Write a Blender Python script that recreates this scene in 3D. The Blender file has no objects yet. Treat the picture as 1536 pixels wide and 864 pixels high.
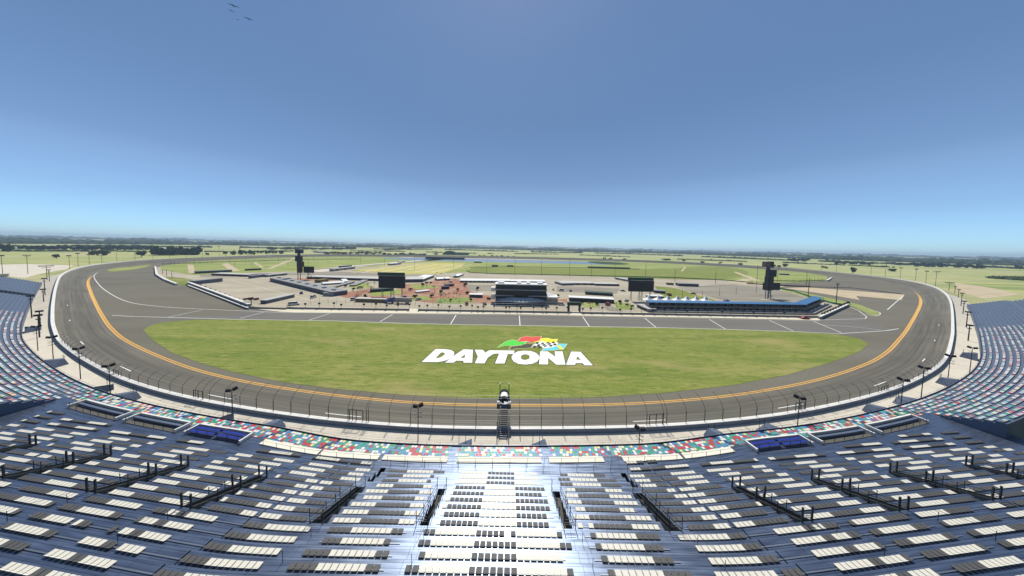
import bpy, bmesh, math, random
import numpy as np
from mathutils import Vector, Matrix
from mathutils.geometry import tessellate_polygon
random.seed(7); rng = random.Random(11)
R = math.radians
SC = bpy.context.scene
COL = SC.collection

# ------------------------------------------------------------------ camera
F = 400.0; H = 40.9
pit_a = math.atan(21.5/400.0); rol = math.atan(0.0221)
Fv = Vector((0, math.cos(pit_a), -math.sin(pit_a)))
R0 = Vector((1, 0, 0)); U0 = Vector((0, math.sin(pit_a), math.cos(pit_a)))
Ri = R0*math.cos(rol) + U0*math.sin(rol)
Ui = -R0*math.sin(rol) + U0*math.cos(rol)
cam = bpy.data.cameras.new('camera'); co = bpy.data.objects.new('camera', cam); COL.objects.link(co)
m = Matrix.Identity(4)
for i in range(3):
    m[i][0] = Ri[i]; m[i][1] = Ui[i]; m[i][2] = -Fv[i]
m[2][3] = H
co.matrix_world = m
cam.sensor_width = 36; cam.lens = F/1536*36; cam.shift_y = -42/1536
cam.clip_start = 0.5; cam.clip_end = 60000
SC.camera = co
CAMP = Vector((0, 0, H))

def G(x, y, z=0.0):
    """where the sight line through photo point (x, y) meets height z: a place on the ground"""
    d = Fv + Ri*((x-768)/F) + Ui*((390-y)/F)
    t = (z-H)/d.z
    return Vector((d.x*t, d.y*t, z))
def PX(P):
    v = Vector(P)-CAMP; w = v.dot(Fv)
    return 768+F*v.dot(Ri)/w, 390-F*v.dot(Ui)/w, w
def hgt(P, ytop):
    """height above P so that its top is seen at photo row ytop"""
    lo, hi = 0.0, 80.0
    for _ in range(40):
        mi = (lo+hi)/2
        if PX((P[0], P[1], P[2]+mi))[1] > ytop: lo = mi
        else: hi = mi
    return lo

# ------------------------------------------------------------------ materials
def mat(name, col, rough=0.8, metal=0.0, var=0.12, scale=0.5, col2=None, spec=0.3, stretch=(1, 1, 1), bump=0.0):
    mt = bpy.data.materials.new(name); mt.use_nodes = True
    nt = mt.node_tree; N = nt.nodes; L = nt.links
    b = N['Principled BSDF']
    b.inputs['Roughness'].default_value = rough; b.inputs['Metallic'].default_value = metal
    b.inputs['Specular IOR Level'].default_value = spec
    if col2 is None: col2 = tuple(max(0, c*(1-var*2)) for c in col)
    if var > 0:
        g = N.new('ShaderNodeNewGeometry'); mp = N.new('ShaderNodeMapping'); mp.inputs['Scale'].default_value = stretch
        L.new(g.outputs['Position'], mp.inputs['Vector'])
        n = N.new('ShaderNodeTexNoise'); n.inputs['Scale'].default_value = scale; n.inputs['Detail'].default_value = 6
        n.inputs['Roughness'].default_value = 0.65
        L.new(mp.outputs[0], n.inputs['Vector'])
        r = N.new('ShaderNodeValToRGB'); r.color_ramp.elements[0].position = 0.3; r.color_ramp.elements[1].position = 0.7
        r.color_ramp.elements[0].color = (*col2, 1); r.color_ramp.elements[1].color = (*col, 1)
        L.new(n.outputs['Fac'], r.inputs['Fac']); L.new(r.outputs['Color'], b.inputs['Base Color'])
        if bump:
            bp = N.new('ShaderNodeBump'); bp.inputs['Strength'].default_value = bump; bp.inputs['Distance'].default_value = 0.05
            L.new(n.outputs['Fac'], bp.inputs['Height']); L.new(bp.outputs[0], b.inputs['Normal'])
    else:
        b.inputs['Base Color'].default_value = (*col, 1)
    return mt

def mix_noise_layers(name, base, layers, rough=0.95):
    """base colour with further colours laid in by noise: layers = (colour, scale, lo, hi, stretch)"""
    mt = bpy.data.materials.new(name); mt.use_nodes = True
    nt = mt.node_tree; N = nt.nodes; L = nt.links; b = N['Principled BSDF']
    b.inputs['Roughness'].default_value = rough; b.inputs['Specular IOR Level'].default_value = 0.1
    g = N.new('ShaderNodeNewGeometry')
    cur = N.new('ShaderNodeRGB'); cur.outputs[0].default_value = (*base, 1); out = cur.outputs[0]
    for i, (c, sc, lo, hi, st) in enumerate(layers):
        mp = N.new('ShaderNodeMapping'); mp.inputs['Scale'].default_value = st; mp.inputs['Location'].default_value = (i*37.1, i*11.7, 0)
        L.new(g.outputs['Position'], mp.inputs['Vector'])
        n = N.new('ShaderNodeTexNoise'); n.inputs['Scale'].default_value = sc; n.inputs['Detail'].default_value = 5
        L.new(mp.outputs[0], n.inputs['Vector'])
        mr = N.new('ShaderNodeMapRange'); mr.inputs['From Min'].default_value = lo; mr.inputs['From Max'].default_value = hi
        L.new(n.outputs['Fac'], mr.inputs['Value'])
        mx = N.new('ShaderNodeMix'); mx.data_type = 'RGBA'
        L.new(mr.outputs[0], mx.inputs['Factor']); L.new(out, mx.inputs['A'])
        mx.inputs['B'].default_value = (*c, 1); out = mx.outputs['Result']
    L.new(out, b.inputs['Base Color'])
    return mt

M = {}
M['terrain'] = mix_noise_layers('field', (0.32, 0.355, 0.14), [
    ((0.48, 0.44, 0.25), 0.004, 0.50, 0.60, (0.7, 2.6, 1)),
    ((0.20, 0.27, 0.08), 0.0035, 0.50, 0.62, (0.5, 2.6, 1)),
    ((0.58, 0.51, 0.34), 0.010, 0.58, 0.70, (0.4, 2.8, 1)),
    ((0.44, 0.42, 0.17), 0.02, 0.46, 0.62, (0.25, 2.2, 1)),
    ((0.28, 0.31, 0.11), 0.05, 0.48, 0.75, (0.3, 1.6, 1))])
M['grass'] = mix_noise_layers('mown grass', (0.200, 0.238, 0.050), [
    ((0.265, 0.272, 0.075), 0.10, 0.42, 0.62, (0.3, 1.6, 1)),
    ((0.150, 0.200, 0.040), 0.07, 0.50, 0.66, (0.3, 2.0, 1)),
    ((0.125, 0.170, 0.034), 0.7, 0.48, 0.70, (0.3, 1.3, 1)),
    ((0.32, 0.30, 0.105), 0.6, 0.54, 0.74, (0.3, 1.4, 1)),
    ((0.105, 0.150, 0.030), 2.2, 0.52, 0.72, (0.8, 1, 1)),
    ((0.36, 0.30, 0.125), 0.020, 0.60, 0.74, (0.8, 2.4, 1))])
M['grass_b'] = mix_noise_layers('infield grass', (0.25, 0.30, 0.08), [
    ((0.37, 0.36, 0.14), 0.03, 0.45, 0.70, (0.4, 1.4, 1)),
    ((0.17, 0.23, 0.06), 0.02, 0.52, 0.72, (0.5, 2, 1)),
    ((0.46, 0.42, 0.24), 0.05, 0.62, 0.78, (0.4, 1, 1))])
M['camp'] = mix_noise_layers('dry grass', (0.48, 0.44, 0.12), [
    ((0.52, 0.46, 0.20), 0.05, 0.45, 0.65, (0.4, 1.5, 1)), ((0.28, 0.33, 0.10), 0.03, 0.52, 0.70, (0.5, 1.5, 1))])
M['paving'] = mix_noise_layers('infield paving', (0.41, 0.36, 0.265), [
    ((0.49, 0.435, 0.33), 0.05, 0.45, 0.65, (0.5, 1.2, 1)), ((0.31, 0.275, 0.205), 0.03, 0.55, 0.75, (0.5, 1.5, 1)),
    ((0.31, 0.285, 0.23), 0.7, 0.45, 0.8, (1, 1, 1))])
M['lot'] = mix_noise_layers('old lot tarmac', (0.27, 0.245, 0.195), [((0.22, 0.20, 0.16), 0.05, 0.45, 0.65, (0.4, 1.5, 1)), ((0.33, 0.30, 0.24), 0.03, 0.5, 0.7, (0.4, 1.5, 1))])
M['beige'] = mix_noise_layers('pale concrete', (0.62, 0.565, 0.46), [
    ((0.54, 0.49, 0.40), 0.15, 0.45, 0.7, (1, 1, 1)), ((0.66, 0.61, 0.51), 1.0, 0.5, 0.7, (1, 1, 1))])
M['sand'] = mix_noise_layers('sand', (0.52, 0.43, 0.29), [((0.42, 0.34, 0.22), 0.05, 0.45, 0.7, (1, 2, 1))])
M['campline'] = mix_noise_layers('worn grass', (0.60, 0.45, 0.16), [((0.50, 0.42, 0.20), 0.1, 0.45, 0.65, (1, 1, 1))])
M['brick'] = mix_noise_layers('red paving', (0.35, 0.17, 0.11), [((0.40, 0.29, 0.20), 0.06, 0.45, 0.65, (1, 1.4, 1)),
    ((0.27, 0.12, 0.08), 0.4, 0.5, 0.7, (1, 1, 1))])
M['cream_lane'] = mix_noise_layers('pit lane concrete', (0.68, 0.62, 0.47), [((0.58, 0.53, 0.41), 0.2, 0.45, 0.7, (0.4, 1, 1))])
M['hazegrass'] = M['grass_b']
M['asphalt'] = mix_noise_layers('asphalt', (0.172, 0.157, 0.117), [
    ((0.135, 0.123, 0.093), 0.04, 0.45, 0.7, (0.4, 1.4, 1)), ((0.195, 0.183, 0.148), 0.02, 0.5, 0.7, (0.3, 1.3, 1)),
    ((0.14, 0.132, 0.108), 1.5, 0.4, 0.8, (1, 1, 1))], 0.9)
M['asphalt_pit'] = mix_noise_layers('asphalt pit', (0.175, 0.165, 0.145), [
    ((0.14, 0.132, 0.115), 0.10, 0.45, 0.7, (0.15, 1.6, 1)), ((0.155, 0.15, 0.14), 0.6, 0.5, 0.8, (1, 1, 1))], 0.9)
def track_mat():
    mt = bpy.data.materials.new('track asphalt'); mt.use_nodes = True
    N = mt.node_tree.nodes; L = mt.node_tree.links; b = N['Principled BSDF']
    b.inputs['Roughness'].default_value = 0.8; b.inputs['Specular IOR Level'].default_value = 0.25
    uv = N.new('ShaderNodeUVMap'); mp = N.new('ShaderNodeMapping'); mp.inputs['Scale'].default_value = (0.012, 1.0, 1)
    L.new(uv.outputs[0], mp.inputs['Vector'])
    n = N.new('ShaderNodeTexNoise'); n.inputs['Scale'].default_value = 1.5; n.inputs['Detail'].default_value = 4
    L.new(mp.outputs[0], n.inputs['Vector'])
    r = N.new('ShaderNodeValToRGB'); r.color_ramp.elements[0].position = 0.32; r.color_ramp.elements[1].position = 0.68
    r.color_ramp.elements[0].color = (0.100, 0.092, 0.072, 1); r.color_ramp.elements[1].color = (0.170, 0.156, 0.120, 1)
    L.new(n.outputs['Fac'], r.inputs['Fac'])
    n2 = N.new('ShaderNodeTexNoise'); n2.inputs['Scale'].default_value = 0.05; g = N.new('ShaderNodeNewGeometry')
    L.new(g.outputs['Position'], n2.inputs['Vector'])
    mx = N.new('ShaderNodeMix'); mx.data_type = 'RGBA'; mx.blend_type = 'MULTIPLY'; mx.inputs['Factor'].default_value = 0.5
    r2 = N.new('ShaderNodeValToRGB'); r2.color_ramp.elements[0].position = 0.3; r2.color_ramp.elements[1].position = 0.7
    r2.color_ramp.elements[0].color = (0.7, 0.7, 0.7, 1); r2.color_ramp.elements[1].color = (1.1, 1.08, 1.05, 1)
    L.new(n2.outputs['Fac'], r2.inputs['Fac'])
    L.new(r.outputs[0], mx.inputs['A']); L.new(r2.outputs[0], mx.inputs['B'])
    sp = N.new('ShaderNodeSeparateXYZ'); L.new(uv.outputs[0], sp.inputs[0])
    gr = N.new('ShaderNodeValToRGB'); mr = N.new('ShaderNodeMapRange'); mr.inputs['From Min'].default_value = -12.3; mr.inputs['From Max'].default_value = 0.0
    L.new(sp.outputs['Y'], mr.inputs['Value']); L.new(mr.outputs[0], gr.inputs['Fac'])
    e0, e1 = gr.color_ramp.elements; e0.color = (1, 1, 1, 1); e1.color = (1.0, 1.0, 1.0, 1)
    for p_, c_ in ((0.16, 0.98), (0.28, 0.82), (0.5, 0.78), (0.62, 0.92), (0.75, 0.84), (0.9, 1.0)): e_ = gr.color_ramp.elements.new(p_); e_.color = (c_, c_, c_, 1)
    mg = N.new('ShaderNodeMix'); mg.data_type = 'RGBA'; mg.blend_type = 'MULTIPLY'; mg.inputs['Factor'].default_value = 1.0
    L.new(mx.outputs['Result'], mg.inputs['A']); L.new(gr.outputs[0], mg.inputs['B']); L.new(mg.outputs['Result'], b.inputs['Base Color'])
    return mt
M['track'] = track_mat()
M['white'] = mat('white paint', (0.80, 0.79, 0.74), 0.6, var=0.06, scale=0.8)
M['wallwhite'] = mat('wall white', (0.78, 0.76, 0.70), 0.7, var=0.10, scale=0.5)
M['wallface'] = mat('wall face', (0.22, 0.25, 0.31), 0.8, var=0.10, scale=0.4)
M['wallgrey'] = mat('wall concrete', (0.30, 0.30, 0.30), 0.8, var=0.10, scale=0.4)
M['orange'] = mat('orange line', (0.72, 0.40, 0.09), 0.7, var=0.12, scale=0.6)
M['alu'] = mat('aluminium', (0.150, 0.190, 0.270), 0.35, metal=0.72, var=0.09, scale=0.35)
M['aluplain'] = mat('blue grey deck', (0.12, 0.155, 0.22), 0.55, metal=0.3, var=0.08, scale=0.3)
M['shelter'] = mat('blue grey sheet', (0.10, 0.13, 0.19), 0.8, var=0.08, scale=0.5)
M['steel'] = mat('dark steel', (0.045, 0.05, 0.055), 0.5, metal=0.3, var=0.0)
M['steelgrey'] = mat('grey steel', (0.20, 0.22, 0.25), 0.45, metal=0.6, var=0.08)
M['black'] = mat('black', (0.012, 0.013, 0.015), 0.6, var=0.0)
M['screen'] = mat('dark screen', (0.016, 0.019, 0.024), 0.45, var=0.0)
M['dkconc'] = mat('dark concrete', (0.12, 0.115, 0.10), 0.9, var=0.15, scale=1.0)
M['cream'] = mat('cream', (0.78, 0.74, 0.60), 0.6, var=0.05, scale=1.5)
M['seatdark'] = mat('dark seat', (0.088, 0.086, 0.082), 0.6, var=0.12, scale=2.0)
M['seatcream'] = mat('cream seat', (0.66, 0.63, 0.53), 0.5, var=0.04, scale=2.0)
for n, c in dict(red=(0.56, 0.07, 0.07), blue=(0.10, 0.27, 0.50), yellow=(0.76, 0.70, 0.30), green=(0.06, 0.36, 0.18),
                 teal=(0.10, 0.38, 0.36), white=(0.76, 0.76, 0.70), pale=(0.42, 0.44, 0.46), royal=(0.015, 0.035, 0.30)).items():
    M['seat'+n] = mat(n+' seat', c, 0.45, var=0.08, scale=3.0)
M['roofgrey'] = mat('grey roof', (0.30, 0.30, 0.29), 0.7, var=0.12, scale=0.2)
M['roofpale'] = mat('pale roof', (0.52, 0.51, 0.47), 0.7, var=0.10, scale=0.2)
M['roofwhite'] = mat('white roof', (0.75, 0.75, 0.73), 0.6, var=0.08, scale=0.3)
M['roofblue'] = mat('blue roof', (0.05, 0.17, 0.35), 0.5, var=0.10, scale=0.2)
M['wallblue'] = mat('blue grey wall', (0.12, 0.14, 0.19), 0.7, var=0.12, scale=0.4)
M['wallnavy'] = mat('navy wall', (0.03, 0.045, 0.10), 0.6, var=0.12, scale=0.4)
M['wallred'] = mat('dark red wall', (0.10, 0.035, 0.03), 0.7, var=0.15, scale=0.4)
M['wallbeige'] = mat('beige wall', (0.45, 0.41, 0.32), 0.8, var=0.10, scale=0.3)
M['wallochre'] = mat('ochre wall', (0.22, 0.17, 0.06), 0.8, var=0.15, scale=0.6)
M['glass'] = mat('dark glass', (0.022, 0.024, 0.028), 0.35, metal=0.0, var=0.25, scale=0.25, spec=0.5)
M['door'] = mat('door', (0.07, 0.08, 0.10), 0.6, var=0.1)
M['greenroof'] = mat('dark green roof', (0.03, 0.07, 0.05), 0.7, var=0.1)
M['greenpaint'] = mat('green paint', (0.02, 0.50, 0.03), 0.5, var=0.0)
M['greenfence'] = mat('green barrier', (0.05, 0.16, 0.08), 0.7, var=0.15, scale=0.6)
M['redpaint'] = mat('red paint', (0.40, 0.03, 0.025), 0.4, var=0.05)
M['bluepaint'] = mat('blue paint', (0.03, 0.06, 0.25), 0.35, var=0.05)
M['pink'] = mat('faded sign red', (0.17, 0.10, 0.11), 0.6, var=0.1)
M['rubber'] = mat('rubber', (0.02, 0.02, 0.02), 0.8, var=0.0)
M['bark'] = mat('bark', (0.13, 0.10, 0.075), 0.9, var=0.15, scale=3)
M['leaf1'] = mat('foliage', (0.075, 0.115, 0.042), 0.9, var=0.25, scale=0.5, spec=0.1)
M['leaf2'] = mat('dark foliage', (0.045, 0.075, 0.035), 0.9, var=0.25, scale=0.4, spec=0.1)
M['leaf3'] = mat('far foliage', (0.060, 0.090, 0.045), 0.95, var=0.25, scale=0.03, spec=0.05)
M['palm'] = mat('palm frond', (0.09, 0.12, 0.05), 0.8, var=0.15, scale=1)
def plank_mat(name, col, rough, metal):
    mt = mat(name, col, rough, metal=metal, var=0.09, scale=0.35); N = mt.node_tree.nodes; L = mt.node_tree.links; b = N['Principled BSDF']
    src = b.inputs['Base Color'].links[0].from_socket
    uv = N.new('ShaderNodeUVMap'); sp = N.new('ShaderNodeSeparateXYZ'); L.new(uv.outputs[0], sp.inputs[0])
    def band(sock, period, width, val):
        a = N.new('ShaderNodeMath'); a.operation = 'DIVIDE'; a.inputs[1].default_value = period; L.new(sock, a.inputs[0])
        f = N.new('ShaderNodeMath'); f.operation = 'FRACT'; L.new(a.outputs[0], f.inputs[0])
        l = N.new('ShaderNodeMath'); l.operation = 'GREATER_THAN'; l.inputs[1].default_value = width; L.new(f.outputs[0], l.inputs[0])
        r = N.new('ShaderNodeMapRange'); r.inputs['To Min'].default_value = val; r.inputs['To Max'].default_value = 1.0; L.new(l.outputs[0], r.inputs['Value']); return r.outputs[0]
    j1 = band(sp.outputs['Y'], 0.37, 0.10, 0.45); j2 = band(sp.outputs['X'], 3.6, 0.012, 0.5)
    m1 = N.new('ShaderNodeMath'); m1.operation = 'MULTIPLY'; L.new(j1, m1.inputs[0]); L.new(j2, m1.inputs[1])
    n = N.new('ShaderNodeTexNoise'); n.inputs['Scale'].default_value = 1.0; mp = N.new('ShaderNodeMapping'); mp.inputs['Scale'].default_value = (0.25, 2.7, 1)
    L.new(uv.outputs[0], mp.inputs[0]); L.new(mp.outputs[0], n.inputs['Vector'])
    r2 = N.new('ShaderNodeMapRange'); r2.inputs['From Min'].default_value = 0.3; r2.inputs['From Max'].default_value = 0.7; r2.inputs['To Min'].default_value = 0.78; r2.inputs['To Max'].default_value = 1.15; L.new(n.outputs['Fac'], r2.inputs['Value'])
    m2 = N.new('ShaderNodeMath'); m2.operation = 'MULTIPLY'; L.new(m1.outputs[0], m2.inputs[0]); L.new(r2.outputs[0], m2.inputs[1])
    vm = N.new('ShaderNodeVectorMath'); vm.operation = 'SCALE'; L.new(src, vm.inputs[0]); L.new(m2.outputs[0], vm.inputs['Scale']); L.new(vm.outputs[0], b.inputs['Base Color'])
    r3 = N.new('ShaderNodeMapRange'); r3.inputs['From Min'].default_value = 0.3; r3.inputs['From Max'].default_value = 0.7; r3.inputs['To Min'].default_value = rough-0.05; r3.inputs['To Max'].default_value = rough+0.09; L.new(n.outputs['Fac'], r3.inputs['Value']); L.new(r3.outputs[0], b.inputs['Roughness'])
    return mt
M['alu'] = plank_mat('aluminium planks', (0.140, 0.178, 0.255), 0.32, 0.70)
def water_mat():
    mt = bpy.data.materials.new('lake water'); mt.use_nodes = True
    N = mt.node_tree.nodes; L = mt.node_tree.links; b = N['Principled BSDF']
    b.inputs['Base Color'].default_value = (0.07, 0.14, 0.24, 1); b.inputs['Roughness'].default_value = 0.35
    n = N.new('ShaderNodeTexNoise'); n.inputs['Scale'].default_value = 0.5; g = N.new('ShaderNodeNewGeometry')
    L.new(g.outputs['Position'], n.inputs['Vector'])
    bp = N.new('ShaderNodeBump'); bp.inputs['Strength'].default_value = 0.4; L.new(n.outputs['Fac'], bp.inputs['Height']); L.new(bp.outputs[0], b.inputs['Normal'])
    return mt
M['water'] = water_mat()
for n, c in dict(lred=(0.70, 0.07, 0.05), lgreen=(0.07, 0.62, 0.05), lyellow=(0.85, 0.78, 0.03), lcyan=(0.13, 0.60, 0.72),
                 lolive=(0.06, 0.06, 0.03), lblack=(0.03, 0.03, 0.03), lwhite=(0.85, 0.84, 0.78), ledge=(0.78, 0.74, 0.42), ldark=(0.07, 0.08, 0.03)).items():
    M[n] = mat('paint '+n[1:], c, 0.8, var=0.05, scale=0.6)

# ------------------------------------------------------------------ mesh builder
class MB:
    def __init__(s): s.v = []; s.f = []; s.mi = []; s.uv = None
    def add(s, vs, fs, mi=0):
        o = len(s.v); s.v += [tuple(v) for v in vs]; s.f += [tuple(i+o for i in f) for f in fs]; s.mi += [mi]*len(fs); return s
    def box(s, x0, x1, y0, y1, z0, z1, mi=0, M4=None):
        vs = [Vector((x, y, z)) for z in (z0, z1) for y in (y0, y1) for x in (x0, x1)]
        if M4 is not None: vs = [M4 @ v for v in vs]
        return s.add(vs, [(0, 2, 3, 1), (4, 5, 7, 6), (0, 1, 5, 4), (2, 6, 7, 3), (0, 4, 6, 2), (1, 3, 7, 5)], mi)
    def tube(s, a, b, r, r2=None, n=6, mi=0, cap=True):
        a = Vector(a); b = Vector(b); r2 = r if r2 is None else r2
        d = (b-a).normalized(); u = d.orthogonal().normalized(); w = d.cross(u)
        vs = []
        for P, rr in ((a, r), (b, r2)):
            for i in range(n):
                t = 2*math.pi*i/n; vs.append(P+u*(math.cos(t)*rr)+w*(math.sin(t)*rr))
        fs = [(i, (i+1) % n, n+(i+1) % n, n+i) for i in range(n)]
        if cap: fs += [tuple(range(n-1, -1, -1)), tuple(range(n, 2*n))]
        return s.add(vs, fs, mi)
    def path(s, pts, r, n=5, mi=0):
        for a, b in zip(pts, pts[1:]): s.tube(a, b, r, n=n, mi=mi)
        return s
    def poly(s, loops, z, mi=0):
        """flat polygon (first loop) with holes (other loops) at height z"""
        lp = [[Vector((p[0], p[1], 0)) for p in l] for l in loops]
        tris = tessellate_polygon(lp); pts = [p for l in lp for p in l]
        fs = []
        for t in tris:
            a, b, c = (pts[i] for i in t)
            n = (b-a).cross(c-a).z
            if abs(n) < 1e-9: continue
            fs.append(t if n > 0 else t[::-1])
        return s.add([(p.x, p.y, z) for p in pts], fs, mi)
    def build(s, name, mats, parent=None, loc=None, smooth=False):
        me = bpy.data.meshes.new(name); me.from_pydata(s.v, [], s.f)
        if not isinstance(mats, (list, tuple)): mats = [mats]
        for q in mats: me.materials.append(M[q] if isinstance(q, str) else q)
        if len(mats) > 1: me.polygons.foreach_set('material_index', s.mi)
        if smooth: me.polygons.foreach_set('use_smooth', [True]*len(s.f))
        me.update()
        return link(name, me, parent, loc)
def link(name, me, parent=None, loc=None, rz=0):
    o = bpy.data.objects.new(name, me); COL.objects.link(o)
    if parent is not None: o.parent = parent
    if loc is not None: o.location = loc
    if rz: o.rotation_euler = (0, 0, rz)
    return o
def tag(o, label=None, cat=None, group=None, kind=None):
    if label: o['label'] = label
    if cat: o['category'] = cat
    if group: o['group'] = group
    if kind: o['kind'] = kind
    return o
def thing(name, label, cat, loc=(0, 0, 0), rz=0, group=None):
    o = link(name, None, None, loc, rz); o.empty_display_size = 0.5
    return tag(o, label, cat, group)
def dup(o, loc=None, rz=None, label=None, sc=None):
    r = o.copy(); COL.objects.link(r)
    if loc is not None: r.location = loc
    if rz is not None: r.rotation_euler = (0, 0, rz)
    if label: r['label'] = label
    if sc is not None: r.scale = sc
    for ch in list(o.children):
        c = ch.copy(); COL.objects.link(c); c.parent = r
        for g in list(ch.children):
            d = g.copy(); COL.objects.link(d); d.parent = c
    return r
ORD = ['first', 'second', 'third', 'fourth', 'fifth', 'sixth', 'seventh', 'eighth', 'ninth', 'tenth', 'eleventh', 'twelfth', 'thirteenth',
       'fourteenth', 'fifteenth', 'sixteenth', 'seventeenth', 'eighteenth', 'nineteenth', 'twentieth']
TENS = {2: 'twenty', 3: 'thirty', 4: 'forty', 5: 'fifty'}
def ordn(i):
    i += 1
    if i <= 20: return ORD[i-1]
    t, u = divmod(i, 10)
    return {3: 'thirtieth', 4: 'fortieth', 5: 'fiftieth'}[t] if u == 0 else TENS[t]+'-'+ORD[u-1]

# ------------------------------------------------------------------ outer wall path (measured plan of the oval)
WP = [(768, 639.5), (700, 639.8), (600, 636), (530, 630), (457, 622.5), (402.5, 614.5), (352.5, 606.7), (306, 598), (267.5, 590.5), (225, 578.7), (195.7, 569.5),
      (168.5, 558.5), (120, 532), (90, 509), (81, 485), (81, 460), (84, 435), (90, 413), (104, 404), (135, 396.5), (200, 390), (300, 386), (400, 382.5),
      (500, 381), (600, 382), (700, 383.5), (800, 385.5), (900, 388), (1000, 391.5), (1100, 396.5), (1200, 402.8), (1276, 410), (1306, 413),
      (1351, 417.6), (1396, 426.6), (1408, 432.6), (1420, 440), (1425.5, 452), (1427, 470), (1427, 500), (1420, 530), (1405, 548.5), (1384, 561),
      (1352, 576), (1325, 585.5), (1288, 596), (1248, 605), (1209, 613), (1165, 620), (1117, 626), (1066, 630.5), (1010, 635), (940, 638), (860, 639.5)]
P3 = []
for x, y in WP:
    z = 3.2 if y > 500 else 3.2+3.0*min(1, (500-y)/60.0)
    P3.append(G(x, y, z))
P3 = np.array([list(p) for p in P3])
def closed_catmull(P, step):
    n = len(P); out = []
    for i in range(n):
        p0, p1, p2, p3 = P[(i-1) % n], P[i], P[(i+1) % n], P[(i+2) % n]
        L = np.linalg.norm(p2-p1); k = max(2, int(L/step))
        for j in range(k):
            t = j/k
            # linear chord, smoothed afterwards
            out.append(p1*(1-t)+p2*t)
    return np.array(out)
def resample(P, step):
    Q = np.vstack([P, P[:1]]); d = np.r_[0, np.cumsum(np.linalg.norm(np.diff(Q, axis=0), axis=1))]
    n = int(d[-1]/step); s = np.linspace(0, d[-1], n, endpoint=False)
    return np.stack([np.interp(s, d, Q[:, k]) for k in range(Q.shape[1])], 1)
Wp = resample(closed_catmull(P3, 1.0), 1.0)
def gsm(P, sig):
    k = int(sig*3); w = np.exp(-0.5*(np.arange(-k, k+1)/sig)**2); w /= w.sum(); n = len(P)
    out = np.zeros_like(P)
    for i, ww in zip(range(-k, k+1), w): out += ww*np.roll(P, -i, axis=0)
    return out
# gentle smoothing near the camera, stronger on the far side
near = gsm(Wp, 7); far = gsm(Wp, 38)
wt = np.clip((Wp[:, 1]-90)/160, 0, 1)[:, None]
Wp = near*(1-wt)+far*wt
Wp = gsm(Wp, 3)
Wp = resample(Wp, 2.0)
NW = len(Wp)
# index 0 is near the start/finish line, order runs to the left (clockwise seen from above?)
tg = np.roll(Wp, -1, 0)-np.roll(Wp, 1, 0); tg = tg[:, :2]/np.linalg.norm(tg[:, :2], axis=1)[:, None]
cen = Wp[:, :2].mean(0)
nr = np.stack([tg[:, 1], -tg[:, 0]], 1)
if ((Wp[:, :2]-cen)*nr).sum() < 0: nr = -nr           # outward
nr = gsm(nr, 5); nr /= np.linalg.norm(nr, axis=1)[:, None]
i0 = int(np.argmin(np.abs(Wp[:, 0]+1.0)+(Wp[:, 1] > 100)*1000))
# arc parameter u: 0 at centre, negative to the left (x<0)
seg = np.linalg.norm(np.roll(Wp, -1, 0)[:, :2]-Wp[:, :2], axis=1)
idx_left = [(i0+k) % NW for k in range(NW)]
left_sign = -1 if Wp[(i0+20) % NW, 0] < Wp[i0, 0] else 1
UPM = [False]
def up_head(u):
    t_ = min(1, max(0, (abs(u)-16)/9)); return math.copysign(math.atan(0.118)*t_*t_*(3-2*t_), u)
UPC = []
for sg_ in (-1, 1):
    x_, y_ = -1.0, 37.9; l_ = [(x_, y_, 0.0)]
    for q_ in range(300):
        h_ = up_head(sg_*(q_*0.5+0.25)); x_ += sg_*0.5*math.cos(h_); y_ += sg_*0.5*math.sin(h_); l_.append((x_, y_, up_head(sg_*(q_+1)*0.5)))
    UPC = list(reversed(l_))[:-1]+UPC if sg_ < 0 else UPC+l_
def W(u):
    """wall point, outward normal at arc distance u from the start line"""
    if UPM[0]:
        k = (u+150)/0.5; k = min(len(UPC)-2, max(0, k)); a = int(k); t = k-a
        x, y, h_ = [UPC[a][q]*(1-t)+UPC[a+1][q]*t for q in range(3)]
        n = np.array([math.sin(h_), -math.cos(h_)]); return np.array([x-n[0]*15.75, y-n[1]*15.75, 3.2]), n
    k = (u*left_sign)/2.0*1.0
    k = k/(seg.mean()/2.0)
    a = math.floor(k); t = k-a; i = (i0+a) % NW; j = (i+1) % NW
    P = Wp[i]*(1-t)+Wp[j]*t; n = nr[i]*(1-t)+nr[j]*t; n = n/np.linalg.norm(n)
    return P, n
HALF = NW*seg.mean()/2
SHIFT = [False]
def offs(u):
    t_ = min(1, max(0, (abs(u)-24)/22)); return -1.35*t_*t_*(3-2*t_)
def O(u, d, z):
    P, n = W(u)
    if SHIFT[0]: d += offs(u)
    return Vector((P[0]+n[0]*d, P[1]+n[1]*d, z))
def sweep(us, prof, mb=None, mi=0, skip=None, uvs=None, closed=False):
    """prof: function u -> list of (d, z). Faces look up/towards the inside."""
    mb = mb or MB(); rows = [[O(u, d, z) for d, z in prof(u)] for u in us]; n = len(rows[0])
    o = len(mb.v); mb.v += [tuple(p) for r in rows for p in r]
    nu = len(us); rng_ = range(nu if closed else nu-1)
    for i in rng_:
        i2 = (i+1) % nu
        for j in range(n-1):
            if skip and skip((us[i]+us[i2])/2, j): continue
            mb.f.append((o+i*n+j, o+i*n+j+1, o+i2*n+j+1, o+i2*n+j)); mb.mi.append(mi if not callable(mi) else mi(j))
            if uvs is not None:
                D = prof(us[i]); uvs += [(us[i], D[j][0]), (us[i], D[j+1][0]), (us[i2] if i2 else us[i]+3, D[j+1][0]), (us[i2] if i2 else us[i]+3, D[j][0])]
    return mb
def set_uv(o, uvs):
    l = o.data.uv_layers.new(name='UVMap'); l.data.foreach_set('uv', [c for p in uvs for c in p])
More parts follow.
